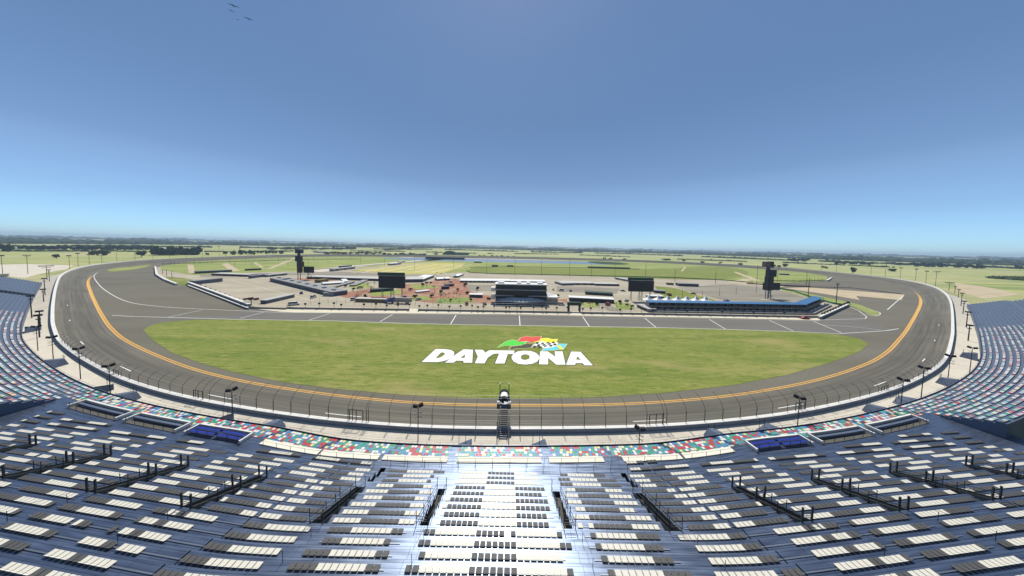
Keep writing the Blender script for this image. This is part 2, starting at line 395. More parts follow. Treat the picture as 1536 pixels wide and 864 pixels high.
def lin(a, b, st):
    n = max(1, int(math.ceil((b-a)/st))); return [a+(b-a)*i/n for i in range(n+1)]
RING = [-HALF+2*HALF*i/int(2*HALF/4) for i in range(int(2*HALF/4))]
def zt(u): return W(u)[0][2]
BW = 12.3     # width of the banked racing surface

# ------------------------------------------------------------------ setting
def struct(name, mb, m, loc=None): return tag(mb.build(name, m, None, loc), kind='structure')
t = MB()
rad = [0, 60, 140, 260, 420, 640, 1000, 1600, 2600, 4500, 6500, 9400]; na = 72
vs = [(0, 300, -0.05)]
for r in rad[1:]:
    for a in range(na): vs.append((r*math.cos(2*math.pi*a/na), 300+r*math.sin(2*math.pi*a/na), -0.05))
fs = [(0, 1+a, 1+(a+1) % na) for a in range(na)]
for k in range(len(rad)-2):
    for a in range(na):
        fs.append((1+k*na+a, 1+(k+1)*na+a, 1+(k+1)*na+(a+1) % na, 1+k*na+(a+1) % na))
t.add(vs, fs); struct('ground', t, 'terrain')

# inside of the oval: asphalt up to the banking
loop = [O(u, -BW+0.3, 0)[:2] for u in RING[::2]]
struct('apron_asphalt', MB().poly([loop], 0.02), 'asphalt')
# banked racing surface
uvs = []
mb = sweep(RING, lambda u: [(-BW, 0.03), (-BW*0.66, 0.03+(zt(u)-1.13)*0.30), (-BW*0.33, 0.03+(zt(u)-1.13)*0.64), (0.02, zt(u)-1.1)], uvs=uvs, closed=True)
o = mb.build('racing_track', 'track'); set_uv(o, uvs); tag(o, kind='structure')
# painted double line along the inside of the banking
def bank_z(u, d):   # height of surface + paint
    f = (d+BW)/BW
    if f <= 0: return 0.03
    h = zt(u)-1.13
    pts = [(0, 0), (0.34, 0.30), (0.67, 0.64), (1.0, 1.0)]
    for (a, b), (c, e) in zip(pts, pts[1:]):
        if f <= c: return 0.03+h*(b+(e-b)*(f-a)/(c-a))
    return 0.03+h
OR = lin(-500, 520, 3)
for nm, d0, d1 in (('painted_line', -BW+0.05, -BW+0.42), ('painted_line', -BW-0.65, -BW-0.28)):
    def wd(u, d0=d0, d1=d1):
        g = 1+max(0, abs(u)-120)/200 if abs(u) < 400 else max(0.35, 2.4-(abs(u)-400)/50)
        return [(d0*1.0, bank_z(u, d0)+0.02), (d0+(d1-d0)*g, bank_z(u, d0+(d1-d0)*g)+0.02)]
    tag(sweep(OR, wd).build(nm, 'orange'), kind='structure')
# white dashes on the racing surface
mb = MB()
for uu, ln in ((-215, 3), (-165, 6), (-118, 8), (-72, 9), (-37, 9), (34, 8), (75, 9), (118, 8), (165, 6), (212, 3), (262, 3), (-262, 3)):
    sweep(lin(uu-ln/2, uu+ln/2, 2), lambda u: [(-3.6, bank_z(u, -3.6)+0.02), (-3.35, bank_z(u, -3.35)+0.02)], mb)
struct('lane_dash', mb, 'white')

# the ground behind the wall: walkway then a slope down to the fields
def zout(u): return 1.9
uSL, uSR = -392, 372
uB = lin(uSL-90, uSR+90, 4)
struct('walkway', sweep(uB, lambda u: [(0.85, zt(u)-0.95), (9.5, 1.95)]), 'beige')
def emb(u):
    return [(0.85, zt(u)-1.02), (9.3, 1.86), (24, -0.2)]
struct('embankment', sweep(RING, emb, closed=True), 'terrain')

# outer retaining wall
def wall_prof(u):
    z = zt(u); return [(0.0, z-1.15), (0.0, z), (0.88, z), (0.88, z-1.5)]
ow = thing('retaining_wall', 'long white topped concrete wall running right round the outside of the track', 'wall', (0, 0, 0))
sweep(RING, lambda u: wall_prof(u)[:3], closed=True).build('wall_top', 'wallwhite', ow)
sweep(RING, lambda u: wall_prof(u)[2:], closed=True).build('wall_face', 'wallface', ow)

# ------------------------------------------------------------------ flat surfaces of the infield (photo outlines dropped on the ground)
ZL = [0.0]
def flat(name, pts, m, z, kind='structure', px=True):
    w = [G(x, y, z)[:2] for x, y in pts] if px else pts
    o = MB().poly([w], z).build(name, m); tag(o, kind=kind); return o
def smooth_loop(pts, it=2):
    for _ in range(it):
        q = []
        for a, b in zip(pts, pts[1:]+pts[:1]):
            q += [(a[0]*0.75+b[0]*0.25, a[1]*0.75+b[1]*0.25), (a[0]*0.25+b[0]*0.75, a[1]*0.25+b[1]*0.75)]
        pts = q
    return pts
TRI = [(215, 495), (226, 488), (245, 483.5), (270, 481), (300, 479.5), (340, 479), (500, 481.5), (600, 485), (700, 487.3), (900, 490.3), (984, 491.5), (1100, 494.5), (1200, 498),
       (1255, 501.5), (1290, 508), (1303, 516), (1290, 527), (1265, 537), (1240, 545.5), (1180, 562.5), (1100, 577.5), (1000, 589), (900, 595.8), (800, 598), (700, 597), (600, 592), (500, 583),
       (420, 572.5), (350, 558), (300, 544.5), (260, 530), (230, 511)]
flat('infield_grass', TRI, 'grass', 0.06)
# pit road surface band, slightly different tarmac
flat('pit_road', [(262, 479), (200, 474), (345, 474), (374, 463), (440, 467), (780, 474), (1228, 482), (1262, 462), (1345, 497), (1260, 500), (1100, 493.5), (900, 489.5), (700, 486.5), (500, 480.8), (340, 478)], 'asphalt_pit', 0.05)
# infield paving behind the pit wall
INF = [(236, 401), (236, 412), (262, 427), (283, 427), (374, 462), (440, 463), (784, 470), (1084, 475), (1228, 479), (1273, 459), (1225, 449), (1166, 431), (1120, 423), (1010, 415), (900, 413.5), (780, 410.5), (700, 408.5), (670, 396), (600, 391), (500, 388), (420, 388), (300, 392)]
flat('infield_paving', INF, 'paving', 0.05)
flat('pit_apron', [(374, 462), (430, 461.5), (440, 460), (784, 466.5), (1084, 471.5), (1229, 474.5), (1230, 480.5), (1084, 477), (900, 474), (784, 471.5), (440, 468.6), (420, 467.5)], 'cream_lane', 0.085)
# far infield: fields between the garages and the back straight
flat('back_infield', [(240, 399), (300, 391), (420, 385.5), (500, 383), (600, 384), (700, 386), (800, 388), (900, 390.5), (1000, 394.5), (1100, 399.5), (1190, 406), (1240, 414), (1243, 421), (1200, 424.5), (1130, 424), (1080, 420), (1010, 415), (900, 413.5), (780, 410.5), (700, 408.5), (662, 409.5), (600, 411), (520, 406), (400, 408), (330, 411), (292, 413), (242, 405)], 'grass_b', 0.07)
flat('infield_road', [(700, 408.5), (780, 411), (900, 414), (1010, 416), (1080, 420.5), (1160, 426), (1166, 431), (1120, 425), (1010, 419.5), (900, 418.5), (700, 415.5), (640, 416), (662, 409.5)], 'paving', 0.10)
flat('paddock_grass', [(248, 415), (275, 417), (290, 420), (317, 421), (318, 424), (285, 428), (268, 427.3), (255, 421)], 'grass', 0.09)
flat('camping_grass', [(532, 405), (590, 395.5), (640, 394), (698, 395), (690, 401), (662, 410.5), (600, 411)], 'camp', 0.10)
lake = smooth_loop([(560, 386.6), (640, 386.4), (740, 388.6), (800, 390.4), (900, 393.4), (942, 396.5), (900, 397.2), (820, 394.6), (700, 392.3), (630, 390.6), (590, 388.6)], 2)
flat('lake', lake, 'water', 0.12)
flat('reed_bank', smooth_loop([(885, 391.6), (925, 393.2), (948, 396), (930, 397.4), (900, 396), (880, 393.4)], 1), 'leaf2', 0.16)
flat('shore_sand', [(600, 385.2), (700, 386.4), (800, 388.2), (880, 390.4), (880, 391.2), (790, 389.8), (700, 388), (600, 386.4)], 'sand', 0.13)
oval = smooth_loop([(700, 406), (712, 400.5), (780, 401), (900, 403.5), (1000, 404), (1050, 399), (1095, 400), (1128, 408), (1110, 417), (1060, 421), (900, 414.5), (760, 410.8), (706, 409)], 2)
flat('road_course_grass', oval, 'grass', 0.13)
for q, w_ in (([(281, 397), (290, 397), (293, 410), (283, 410)], 0), ([(332, 396), (342, 395), (360, 406), (346, 407)], 0), ([(440, 387), (447, 387), (408, 403), (398, 404)], 0),
              ([(380, 394), (384, 393.5), (396, 401), (391, 402)], 0), ([(1100, 408), (1104, 407.5), (1142, 421), (1134, 422)], 0), ([(1021, 407), (1024, 407), (1030, 400), (1027, 400)], 0)):
    flat('footpath', q, 'sand', 0.15)
flat('camp_road', [(455, 405), (520, 399), (600, 392.5), (660, 388), (690, 387.5), (640, 391.5), (560, 398), (480, 408)], 'beige', 0.12)
flat('camp_road', [(500, 405.5), (560, 400), (640, 394.3), (650, 394.6), (570, 401.5), (510, 407.5)], 'paving', 0.14)
sand1 = [(1176, 432), (1211, 431), (1357, 442), (1352, 450), (1284, 444), (1290, 450), (1240, 441.5)]
flat('sand_trap', sand1, 'sand', 0.09)
flat('sand_trap', [(1090, 423.5), (1115, 418), (1128, 419), (1120, 423), (1180, 430), (1165, 431)], 'sand', 0.155)
flat('grass_verge', [(1160, 432), (1185, 434), (1290, 457), (1321, 470), (1312, 474.5), (1296, 467.5), (1272, 457.5), (1224, 449)], 'grass_b', 0.095)
flat('grass_verge', [(982, 429), (1012, 432), (1075, 451), (1040, 450.5), (995, 447)], 'grass', 0.095)
flat('grass_verge', smooth_loop([(158, 404), (200, 400), (225, 396.5), (226, 399), (200, 404.5), (165, 408)], 1), 'grass_b', 0.095)
flat('fan_zone', [(607, 426), (640, 424), (665, 416.5), (700, 420), (704, 436), (742, 445), (742, 455), (650, 455), (612, 449), (585, 440)], 'brick', 0.105)
flat('fan_zone', [(428, 418), (470, 417), (520, 416.5), (528, 419), (480, 422), (440, 421)], 'brick', 0.105)
flat('fan_zone', [(825, 449), (850, 448.5), (852, 455.5), (827, 456)], 'brick', 0.105)
flat('fan_zone', [(500, 441), (560, 432), (590, 438), (585, 449), (520, 447)], 'brick', 0.105)
for q in ([(655, 448), (700, 446), (714, 453), (690, 455.5), (652, 454.5)], [(524, 427), (545, 424), (560, 430), (548, 433), (526, 433)], [(552, 440), (600, 434), (604, 441), (560, 444)],
          [(870, 452), (895, 452.5), (900, 461), (874, 461)], [(920, 452), (946, 455), (950, 464), (926, 464)], [(610, 426), (640, 427), (660, 431), (625, 434)], [(612, 446), (640, 444), (650, 450), (615, 451)]):
    flat('lawn', q, 'grass_b', 0.125)
flat('paddock_lot', [(1000, 433), (1040, 429), (1100, 426.5), (1160, 433), (1222, 449.5), (1215, 455), (1130, 452.5), (1085, 450.5), (1030, 437)], 'lot', 0.085)
flat('paddock_lot', [(835, 429), (900, 431), (930, 433), (925, 441), (880, 439), (835, 437)], 'lot', 0.085)
flat('paddock_lot', [(700, 427), (742, 427.5), (741, 436), (704, 436)], 'lot', 0.11)
flat('paddock_lot', [(300, 411.5), (420, 409), (520, 408), (600, 412), (690, 411), (700, 415), (560, 413.5), (440, 412.5), (380, 414), (300, 415)], 'lot', 0.085)
flat('paddock_lot', [(890, 452), (905, 453), (935, 467), (915, 466.5)], 'lot', 0.13)
flat('pit_apron', [(440, 459.8), (784, 465.8), (1084, 470.8), (1228, 474.0), (1228, 476), (1084, 473), (784, 468), (440, 462.5)], 'cream_lane', 0.09)
flat('dirt_lot', [(-420, 400), (104, 398), (96, 405), (86, 415), (60, 418), (-420, 420)], 'beige', 0.03) if False else None
flat('dirt_lot', [(-60, 398), (40, 396), (110, 398), (96, 405.5), (84, 414), (76, 421), (0, 413), (-60, 414)], 'beige', 0.02)
flat('dirt_lot', [(1432, 424), (1500, 434), (1530, 442), (1470, 448), (1438, 440)], 'sand', 0.015)

# painted lines (strips on the ground)
def strip(pts, wpx, m, z, name='painted_line'):
    P = [G(x, y, z) for x, y in pts]; mb = MB(); n = len(P); Lf = []; Rt = []
    for i in range(n):
        d = (P[min(i+1, n-1)]-P[max(i-1, 0)]).normalized(); nn = Vector((-d.y, d.x, 0))*wpx/2
        Lf.append(P[i]+nn); Rt.append(P[i]-nn)
    for i in range(n-1): mb.add([Lf[i], Rt[i], Rt[i+1], Lf[i+1]], [(0, 1, 2, 3)])
    return tag(mb.build(name, m), kind='structure')
apr = smooth_loop
def sm_open(pts, it=2):
    for _ in range(it):
        q = [pts[0]]
        for a, b in zip(pts, pts[1:]): q += [(a[0]*0.75+b[0]*0.25, a[1]*0.75+b[1]*0.25), (a[0]*0.25+b[0]*0.75, a[1]*0.25+b[1]*0.75)]
        q.append(pts[-1]); pts = q
    return pts
strip(sm_open([(150, 407), (141, 412), (141, 417), (148, 427), (158, 436), (178, 448), (200, 455.5), (250, 461), (300, 463.5), (374, 466.5), (430, 469)]), 0.45, 'white', 0.10)
strip([(168, 473), (200, 474.8), (260, 476.3), (345, 478.6)], 0.45, 'white', 0.10)
strip([(340, 478.7), (500, 481.2), (600, 484.7), (700, 487), (900, 490), (984, 491.2), (1100, 494.2), (1200, 497.6), (1258, 500.5), (1330, 496), (1348, 493)], 0.45, 'white', 0.10)
strip([(430, 468.9), (784, 472.6), (1084, 478.3), (1228, 481.5)], 0.3, 'white', 0.11)
for a, b in (((252, 475.8), (303, 465)), ((360, 477.5), (397, 468)), ((464, 480), (495, 470)), ((570, 482.5), (589, 471.5)), ((676, 486), (684, 472.5)), ((780, 488), (779, 473.5)), ((884, 489.5), (874, 475)),
             ((984, 491), (967, 477)), ((1088, 493.5), (1064, 479)), ((1190, 496.5), (1154, 480.5)), ((1262, 499), (1220, 482))):
    strip([a, b], 0.45, 'white', 0.115)
strip([(1355, 443.5), (1331, 464.5)], 0.5, 'white', 0.11)
strip([(1272, 459), (1288, 466), (1300, 475), (1298, 478), (1228, 480)], 0.4, 'white', 0.11)
strip(sm_open([(1283, 460.5), (1300, 463), (1318, 467.5), (1322, 471), (1312, 475), (1298, 470)]), 0.4, 'white', 0.12)
strip([(1232, 487), (1290, 491), (1320, 495)], 0.3, 'white', 0.11)
strip([(404, 422.5), (498, 446.5)], 1.3, 'cream_lane', 0.12)
strip([(345, 420), (440, 443), (470, 452)], 0.6, 'cream_lane', 0.12)
strip([(395, 452), (465, 449)], 0.6, 'cream_lane', 0.12)
for a, b in ((980, 429), (1084, 452)),: strip([(980, 428.5), (1010, 431), (1084, 451)], 2.0, 'sand', 0.12)
strip([(1140, 449), (1200, 452), (1225, 456)], 1.2, 'cream_lane', 0.12)
for k in range(11):   # worn camping lanes
    x = 548+k*13; strip([(x-18, 409-k*0.1), (x+42, 396.5)], 3.0, 'cream_lane' if k % 2 else 'campline', 0.13, 'camp_lane')
strip([(300, 398), (340, 397), (440, 392), (500, 388), (560, 386.5), (700, 389)], 3.0, 'paving', 0.14, 'infield_road')
strip(sm_open([(242, 397), (300, 394), (400, 390), (470, 387)]), 2.0, 'paving', 0.145, 'infield_road')
strip([(1100, 424), (1180, 424.5), (1243, 421)], 4.0, 'asphalt', 0.145, 'infield_road')
strip(sm_open([(600, 384.6), (760, 386.9), (900, 389.7), (1060, 395.8), (1180, 404.4), (1246, 412)]), 6.0, 'paving', 0.15, 'infield_road')

# ------------------------------------------------------------------ painted word and flags on the grass
def LA(X, Y): return (625+X/10.97, 495+Y/10.97)
def LB(X, Y): return (755+X/10.97, 495+Y/10.97)
lg = thing('painted_logo', 'huge white painted word with coloured racing flags above it on the tri-oval grass', 'painted sign', tuple(G(760, 536, 0.09)))
lo = lg.location.copy()
def wpts(pts, f): return [(G(*f(x, y), 0.09)[0]-lo.x, G(*f(x, y), 0.09)[1]-lo.y) for x, y in pts]
def grow(l, d):
    a = sum(p[0]*q[1]-q[0]*p[1] for p, q in zip(l, l[1:]+l[:1])); sg = 1 if a > 0 else -1; out = []
    n = len(l)
    for i in range(n):
        p, c, q = Vector(l[i-1]), Vector(l[i]), Vector(l[(i+1) % n])
        e1 = (c-p).normalized(); e2 = (q-c).normalized(); n1 = Vector((e1.y, -e1.x)); n2 = Vector((e2.y, -e2.x))
        b = (n1+n2); b = b.normalized() if b.length > 0.1 else n1
        k = min(2.0, 1/max(0.3, b.dot(n1))); out.append(tuple(c+b*(d*k*sg)))
    return out
LET = [
 (LA, [[(80, 528), (310, 315), (480, 316), (560, 330), (610, 355), (622, 385), (605, 425), (560, 470), (480, 502), (420, 518), (340, 528)], [(315, 460), (400, 374), (430, 370), (458, 380), (462, 400), (430, 430), (380, 455), (340, 462)]]),
 (LA, [[(465, 538), (610, 425), (770, 318), (928, 325), (915, 540), (770, 540), (768, 508), (650, 506), (612, 538)], [(722, 458), (797, 403), (787, 460)]]),
 (LA, [[(955, 325), (1090, 327), (1130, 372), (1195, 333), (1330, 334), (1330, 388), (1262, 395), (1172, 455), (1118, 550), (955, 548), (1005, 440)]]),
 (LA, [[(1330, 334), (1612, 340), (1598, 396), (1500, 396), (1448, 552), (1288, 552), (1355, 392), (1330, 388)]]),
 (LB, [[(135, 440), (165, 390), (240, 352), (350, 340), (460, 348), (540, 378), (585, 420), (598, 462), (560, 520), (480, 556), (370, 570), (250, 560), (170, 520), (138, 475)], [(288, 450), (305, 415), (360, 400), (415, 412), (435, 445), (415, 480), (350, 495), (300, 480)]]),
 (LB, [[(605, 352), (730, 352), (855, 440), (842, 352), (975, 352), (1022, 560), (1022, 572), (870, 572), (738, 460), (738, 568), (585, 566)]]),
 (LB, [[(1030, 574), (1115, 355), (1270, 360), (1475, 582), (1335, 582), (1300, 545), (1195, 545), (1180, 574)], [(1200, 488), (1218, 435), (1275, 492)]])]
for f, loops in LET:
    lp = [wpts(l, f) for l in loops]
    big = [grow(lp[0], 0.32)]+[grow(l, -0.28) for l in lp[1:]]
    L_ = MB().poly(lp, 0.03).build('letter', 'lwhite', lg)
    MB().poly(big, 0.0).build('outline', 'ldark', L_)
FL = [
 ('green_flag', 'lgreen', [(-38, 268), (-100, 290), (-60, 262), (20, 205), (60, 185), (150, 160), (228, 178), (240, 195), (380, 190), (335, 240), (230, 250), (130, 262), (60, 250), (-10, 262)]),
 ('red_flag', 'lred', [(232, 192), (290, 122), (400, 102), (450, 118), (625, 103), (598, 168), (520, 190), (440, 208), (400, 182), (300, 188)]),
 ('yellow_flag', 'lyellow', [(598, 180), (640, 138), (740, 132), (800, 155), (890, 150), (860, 215), (740, 215), (660, 190), (520, 205), (480, 200)]),
 ('black_flag', 'lolive', [(95, 318), (130, 272), (230, 262), (330, 245), (375, 225), (495, 232), (455, 290), (340, 300), (220, 300), (150, 318)]),
 ('blue_flag', 'lcyan', [(628, 345), (660, 308), (780, 290), (890, 262), (905, 228), (1045, 228), (980, 320), (900, 318), (820, 335), (720, 332)])]
for nm, m_, pts in FL:
    l = wpts(pts, LB)
    fl = MB().poly([l], 0.02).build(nm, m_, lg)
    MB().poly([grow(l, 0.22)], 0.0).build('outline', 'ledge', fl)
l = wpts([(880, 262), (930, 250), (985, 312), (940, 322)], LB); MB().poly([l], 0.03).build('stripe', 'lyellow', fl)
# chequered flag: a slanting grid of squares on a white field
ck = wpts([(468, 282), (530, 215), (640, 185), (720, 212), (905, 205), (870, 268), (780, 290), (660, 300), (600, 262), (520, 275)], LB)
cf = MB().poly([ck], 0.04).build('chequered_flag', 'lwhite', lg)
mb = MB()
TL, TR, BL, BR = (545, 195), (900, 205), (480, 285), (840, 285)
NX, NY = 8, 3
def cg(i, j):
    a, b = i/NX, j/NY; sag = 14*math.sin(a*6.3)
    return ((TL[0]*(1-a)+TR[0]*a)*(1-b)+(BL[0]*(1-a)+BR[0]*a)*b, (TL[1]*(1-a)+TR[1]*a)*(1-b)+(BL[1]*(1-a)+BR[1]*a)*b+sag)
for i in range(NX):
    for j in range(NY):
        if (i+j) % 2 == 0: mb.poly([wpts([cg(i, j), cg(i+1, j), cg(i+1, j+1), cg(i, j+1)], LB)], 0.055)
mb.build('squares', 'lblack', cf)

# ------------------------------------------------------------------ grandstands
SW = 0.55
def seat_mesh(m_, far=False):
    mb = MB()
    q = 0.240
    mb.box(-q, q, -0.19, 0.21, -0.04, 0.0)
    mb.add([(-q, -0.20, 0.0), (q, -0.20, 0.0), (q, -0.31, 0.07), (-q, -0.31, 0.07), (-q, -0.22, -0.03), (q, -0.22, -0.03), (q, -0.325, 0.04), (-q, -0.325, 0.04)],
           [(0, 1, 2, 3), (5, 4, 7, 6), (3, 2, 6, 7), (1, 5, 6, 2), (4, 0, 3, 7)])
    me = bpy.data.meshes.new('seat'); me.from_pydata(mb.v, [], mb.f); me.materials.append(M[m_]); return me, mb
SEATM = {}; SMB = None
for k_ in ('seatcream', 'seatdark', 'seatred', 'seatblue', 'seatyellow', 'seatgreen', 'seatteal', 'seatwhite', 'seatpale', 'seatroyal'):
    SEATM[k_], SMB = seat_mesh(k_)
def place_seats(parent, seats, nbig=100, ys=1.0):
    """seats: (pos Vector, angle, material). The biggest ones in view become parts, the rest one part."""
    seats = list(seats)
    def size(s):
        x, y, w = PX(s[0])
        if w < 1 or x < 0 or x > 1536 or y > 864: return 1e9
        return (s[0]-CAMP).length
    seats.sort(key=size)
    for P, a, m_ in seats[:nbig]:
        link('seat', SEATM[m_], parent, tuple(P), a).scale = (1, ys, 1)
    rest = seats[nbig:]
    if not rest: return
    mats = sorted(set(s[2] for s in rest)); mb = MB()
    base = [Vector((v[0], v[1]*ys, v[2])) for v in SMB.v]
    for P, a, m_ in rest:
        ca, sa = math.cos(a), math.sin(a); i_ = mats.index(m_)
        mb.add([(P.x+v.x*ca-v.y*sa, P.y+v.x*sa+v.y*ca, P.z+v.z) for v in base], SMB.f, i_)
    tag(mb.build('seat', mats, parent), kind='stuff')
def ang(u):
    n = W(u)[1]; return math.atan2(n[0], -n[1])*1.0   # local +y points to the infield
SHIFT[0] = True
# -- upper deck: profile of treads
UP0, URUN, URISE, UZ0 = 15.75, 1.48, 0.66, 7.5
NUP = 17
def upper_prof(u):
    p = [(UP0, UZ0-0.05), (UP0, UZ0)]
    for k in range(NUP):
        d = UP0+URUN*k; z = UZ0+URISE*k
        if k: p.append((d, z))
        p.append((d+URUN, z))
    p.append((UP0+URUN*NUP, 4.0))
    return p
VOM = [s*v for v in (7.2, 17.4, 30.2, 42.2, 55.0, 68.5, 82.0) for s in (1, -1)]
SLOT = (18.2, -17.4)
VW = 0.45
def in_vom(u): return any(abs(u-v) < VW for v in VOM)
def uk(k): return UP0+URUN*k
AISLES = sorted(VOM+[88, -88])
AISB = sorted([s*v for v in (7.8, 16.6, 25.0, 33.6, 42.0, 50.8, 59.4, 68, 77, 88) for s in (1, -1)])
COLS = ['seatred', 'seatblue', 'seatyellow', 'seatgreen', 'seatteal', 'seatwhite', 'seatred', 'seatblue', 'seatteal', 'seatgreen', 'seatwhite', 'seatwhite', 'seatred']
def row_samples(u0, u1, d):
    """u values spaced one seat apart at offset d"""
    us = []; u = u0
    while u < u1:
        us.append(u); a = O(u, d, 0); b = O(u+0.5, d, 0); r = (b-a).length/0.5; u += SW/r
    return us
def wall_dist(P):
    return float(np.sqrt(((Wp[:, :2]-np.array([P.x, P.y]))**2).sum(1).min()))
def upper_section(u0, u1, label):
    UPM[0] = True; SHIFT[0] = False
    try: return upper_section_(u0, u1, label)
    finally: UPM[0] = False; SHIFT[0] = True
def upper_section_(u0, u1, label):
    t = thing('upper_grandstand', label, 'grandstand', (0, 0, 0), 0, 'sections of the upper grandstand')
    us = set(lin(u0, u1, 2.5))
    for v in VOM:
        if u0 < v < u1: us |= {v-VW, v+VW}
    for v in SLOT:
        if u0 < v < u1: us |= {v-0.4, v+0.4}
    us = sorted(us)
    n0 = 2
    j_a = 1+2*4; j_b = 1+2*9
    sk = lambda u, j: (in_vom(u) and j_a <= j < j_b-1) or (any(abs(u-v) < 0.4 for v in SLOT) and 1 <= j < 6)
    mi = lambda j: 0 if j % 2 == 0 or j == 0 else 1
    # even segments: risers / odd: treads (first segment is deck)
    uvs = []
    mb = sweep(us, upper_prof, skip=sk, uvs=uvs)
    set_uv(mb.build('terrace', 'alu', t), uvs)
    seats = []
    for k in range(NUP):
        d = uk(k)+0.62; z = UZ0+URISE*k+0.13
        AL = AISLES if k < 9 else AISB
        for a, b in zip(AL, AL[1:]):
            g_ = (1.25 if k < 9 or abs(a+b) < 20 else 0.95)+rng.choice((0, 0, 0.55))
            lo_, hi_ = a+g_, b-g_+rng.choice((0, 0, 0.3))
            if lo_ < u0: lo_ = max(lo_, u0+0.3)
            if hi_ > u1: hi_ = min(hi_, u1-0.3)
            if hi_-lo_ < 1.2: continue
            for u in row_samples(lo_, hi_, d):
                if abs(u) > 30: sh = 0.45*(k-4)*(1 if u > 0 else -1)
                else: sh = 0
                fl = 0 if k < 3 else (1 if k < 9 else 0)
                par = (int(math.floor((u-sh+1.93)/3.85))+fl) % 2
                if rng.random() < 0.004 or (k < 3 and any(abs(u-v) < 0.75 for v in SLOT)): continue
                seats.append((O(u, d, z), ang(u), 'seatdark' if par == 0 else 'seatcream'))
    for k in (-1, -2, -3):      # extra rows on the flat deck beside the middle
        d = UP0+0.62+1.25*k
        for a, b in zip(AISLES, AISLES[1:]):
            lo_, hi_ = max(a+1.3, u0+0.3), min(b-1.3, u1-0.3)
            if hi_-lo_ < 1.2: continue
            for u in row_samples(lo_, hi_, d):
                if abs(u) < 19.5: continue
                P = O(u, d, 7.62); wd = wall_dist(P)
                if wd < (14.6 if abs(P.x) < 40 else 14.9): continue
                par = int(math.floor((u+1.93)/3.85)) % 2
                seats.append((P, ang(u), 'seatdark' if par == 0 else 'seatcream'))
    place_seats(t, seats)
    # seat rails under the rows
    mb = MB()
    for k in range(NUP):
        d = uk(k)+0.62; z = UZ0+URISE*k
        sweep([q for q in us], lambda u: [(d+0.05, z+0.07), (d+0.12, z+0.07)], mb, skip=lambda u, j: in_vom(u) or abs(min(AISLES, key=lambda a: abs(a-u))-u) < 1.25)
    mb.build('seat_rail', 'steelgrey', t)
    # vomitories with their railings
    for v in VOM:
        if not (u0 < v < u1): continue
        mb = MB()
        zf = UZ0+URISE*4-0.5; da, db = uk(4), uk(9)
        for s in (-1, 1):
            e = v+s*VW
            vs = []; 
            for k in range(4, 9):
                zz = UZ0+URISE*k
                mb.add([O(e, uk(k), zf), O(e, uk(k+1), zf), O(e, uk(k+1), zz), O(e, uk(k), zz)], [(0, 1, 2, 3)])
                if abs(v) > 12:     # kerb panel standing along the opening
                    e2 = e+s*0.07; za, zb_ = zz+0.05, zz+URISE+0.12
                    q8 = [O(e, uk(k), zz), O(e, uk(k+1), zz), O(e2, uk(k+1), zz), O(e2, uk(k), zz), O(e, uk(k), za), O(e, uk(k+1), zb_), O(e2, uk(k+1), zb_), O(e2, uk(k), za)]
                    mb.add(q8, [(4, 5, 6, 7), (0, 1, 5, 4), (2, 3, 7, 6), (1, 2, 6, 5), (3, 0, 4, 7)])
        mb.add([O(v-VW, da, zf), O(v+VW, da, zf), O(v+VW, db, zf), O(v-VW, db, zf)], [(0, 1, 2, 3)])
        mb.add([O(v-VW, db, zf), O(v+VW, db, zf), O(v+VW, db, UZ0+URISE*9), O(v-VW, db, UZ0+URISE*9)], [(0, 1, 2, 3)])
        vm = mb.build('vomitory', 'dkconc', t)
        rl = MB()
        big = abs(v) > 20
        for s in (-1, 1):
            e = v+s*(VW+0.12)
            ks = (4, 6, 6.5, 7.5, 9)
            for kk in ks:
                d = uk(kk); zb = UZ0+URISE*math.floor(kk-0.01)
                rl.tube(O(e, d, zb), O(e, d, zb+(2.2 if kk in (4, 6, 9) else 1.4)), 0.10 if (big and kk in (4, 6, 9)) else 0.038, n=5)
            for hh in (0.55, 1.0):
                rl.tube(O(e, uk(4), UZ0+URISE*3+hh+.3), O(e, uk(9), UZ0+URISE*8+hh+.3), 0.03, n=4)
        for hh in (0.55, 1.05): rl.tube(O(v-VW, db+0.05, UZ0+URISE*8+hh+0.6), O(v+VW, db+0.05, UZ0+URISE*8+hh+0.6), 0.02, n=4)
        for hh in (1.15,): rl.tube(O(v-VW, db+0.05, UZ0+URISE*8+hh+0.2), O(v+VW, db+0.05, UZ0+URISE*8+hh+0.2), 0.025, n=4)
        rl.build('railing', 'steel', vm)
    for v in SLOT:
        if not (u0 < v < u1): continue
        mb = MB(); da, db = UP0, uk(2)+URUN
        for e in (v-0.4, v+0.4):
            for k in range(0, 3): mb.add([O(e, uk(k), 6.6), O(e, uk(k+1), 6.6), O(e, uk(k+1), UZ0+URISE*k), O(e, uk(k), UZ0+URISE*k)], [(0, 1, 2, 3)])
        mb.add([O(v-0.4, da, 6.6), O(v+0.4, da, 6.6), O(v+0.4, db, 6.6), O(v-0.4, db, 6.6)], [(0, 1, 2, 3)])
        mb.add([O(v-0.4, db, 6.6), O(v+0.4, db, 6.6), O(v+0.4, db, UZ0+URISE*3), O(v-0.4, db, UZ0+URISE*3)], [(0, 1, 2, 3)])
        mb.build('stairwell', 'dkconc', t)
    # handrails in the aisles above the vomitories, and odd posts
    rl = MB()
    for v in VOM:
        if not (u0 < v < u1): continue
        for k in (10, 12):
            zz = UZ0+URISE*k; e = v+0.75
            rl.tube(O(e, uk(k)+0.3, zz), O(e, uk(k)+0.3, zz+0.95), 0.022, n=4)
        for e in (v+0.75,):
            rl.tube(O(e, uk(10), UZ0+URISE*10+0.9), O(e, uk(12), UZ0+URISE*12+0.9), 0.015, n=4)
        rl.build('handrail', 'steel', t); rl = MB()
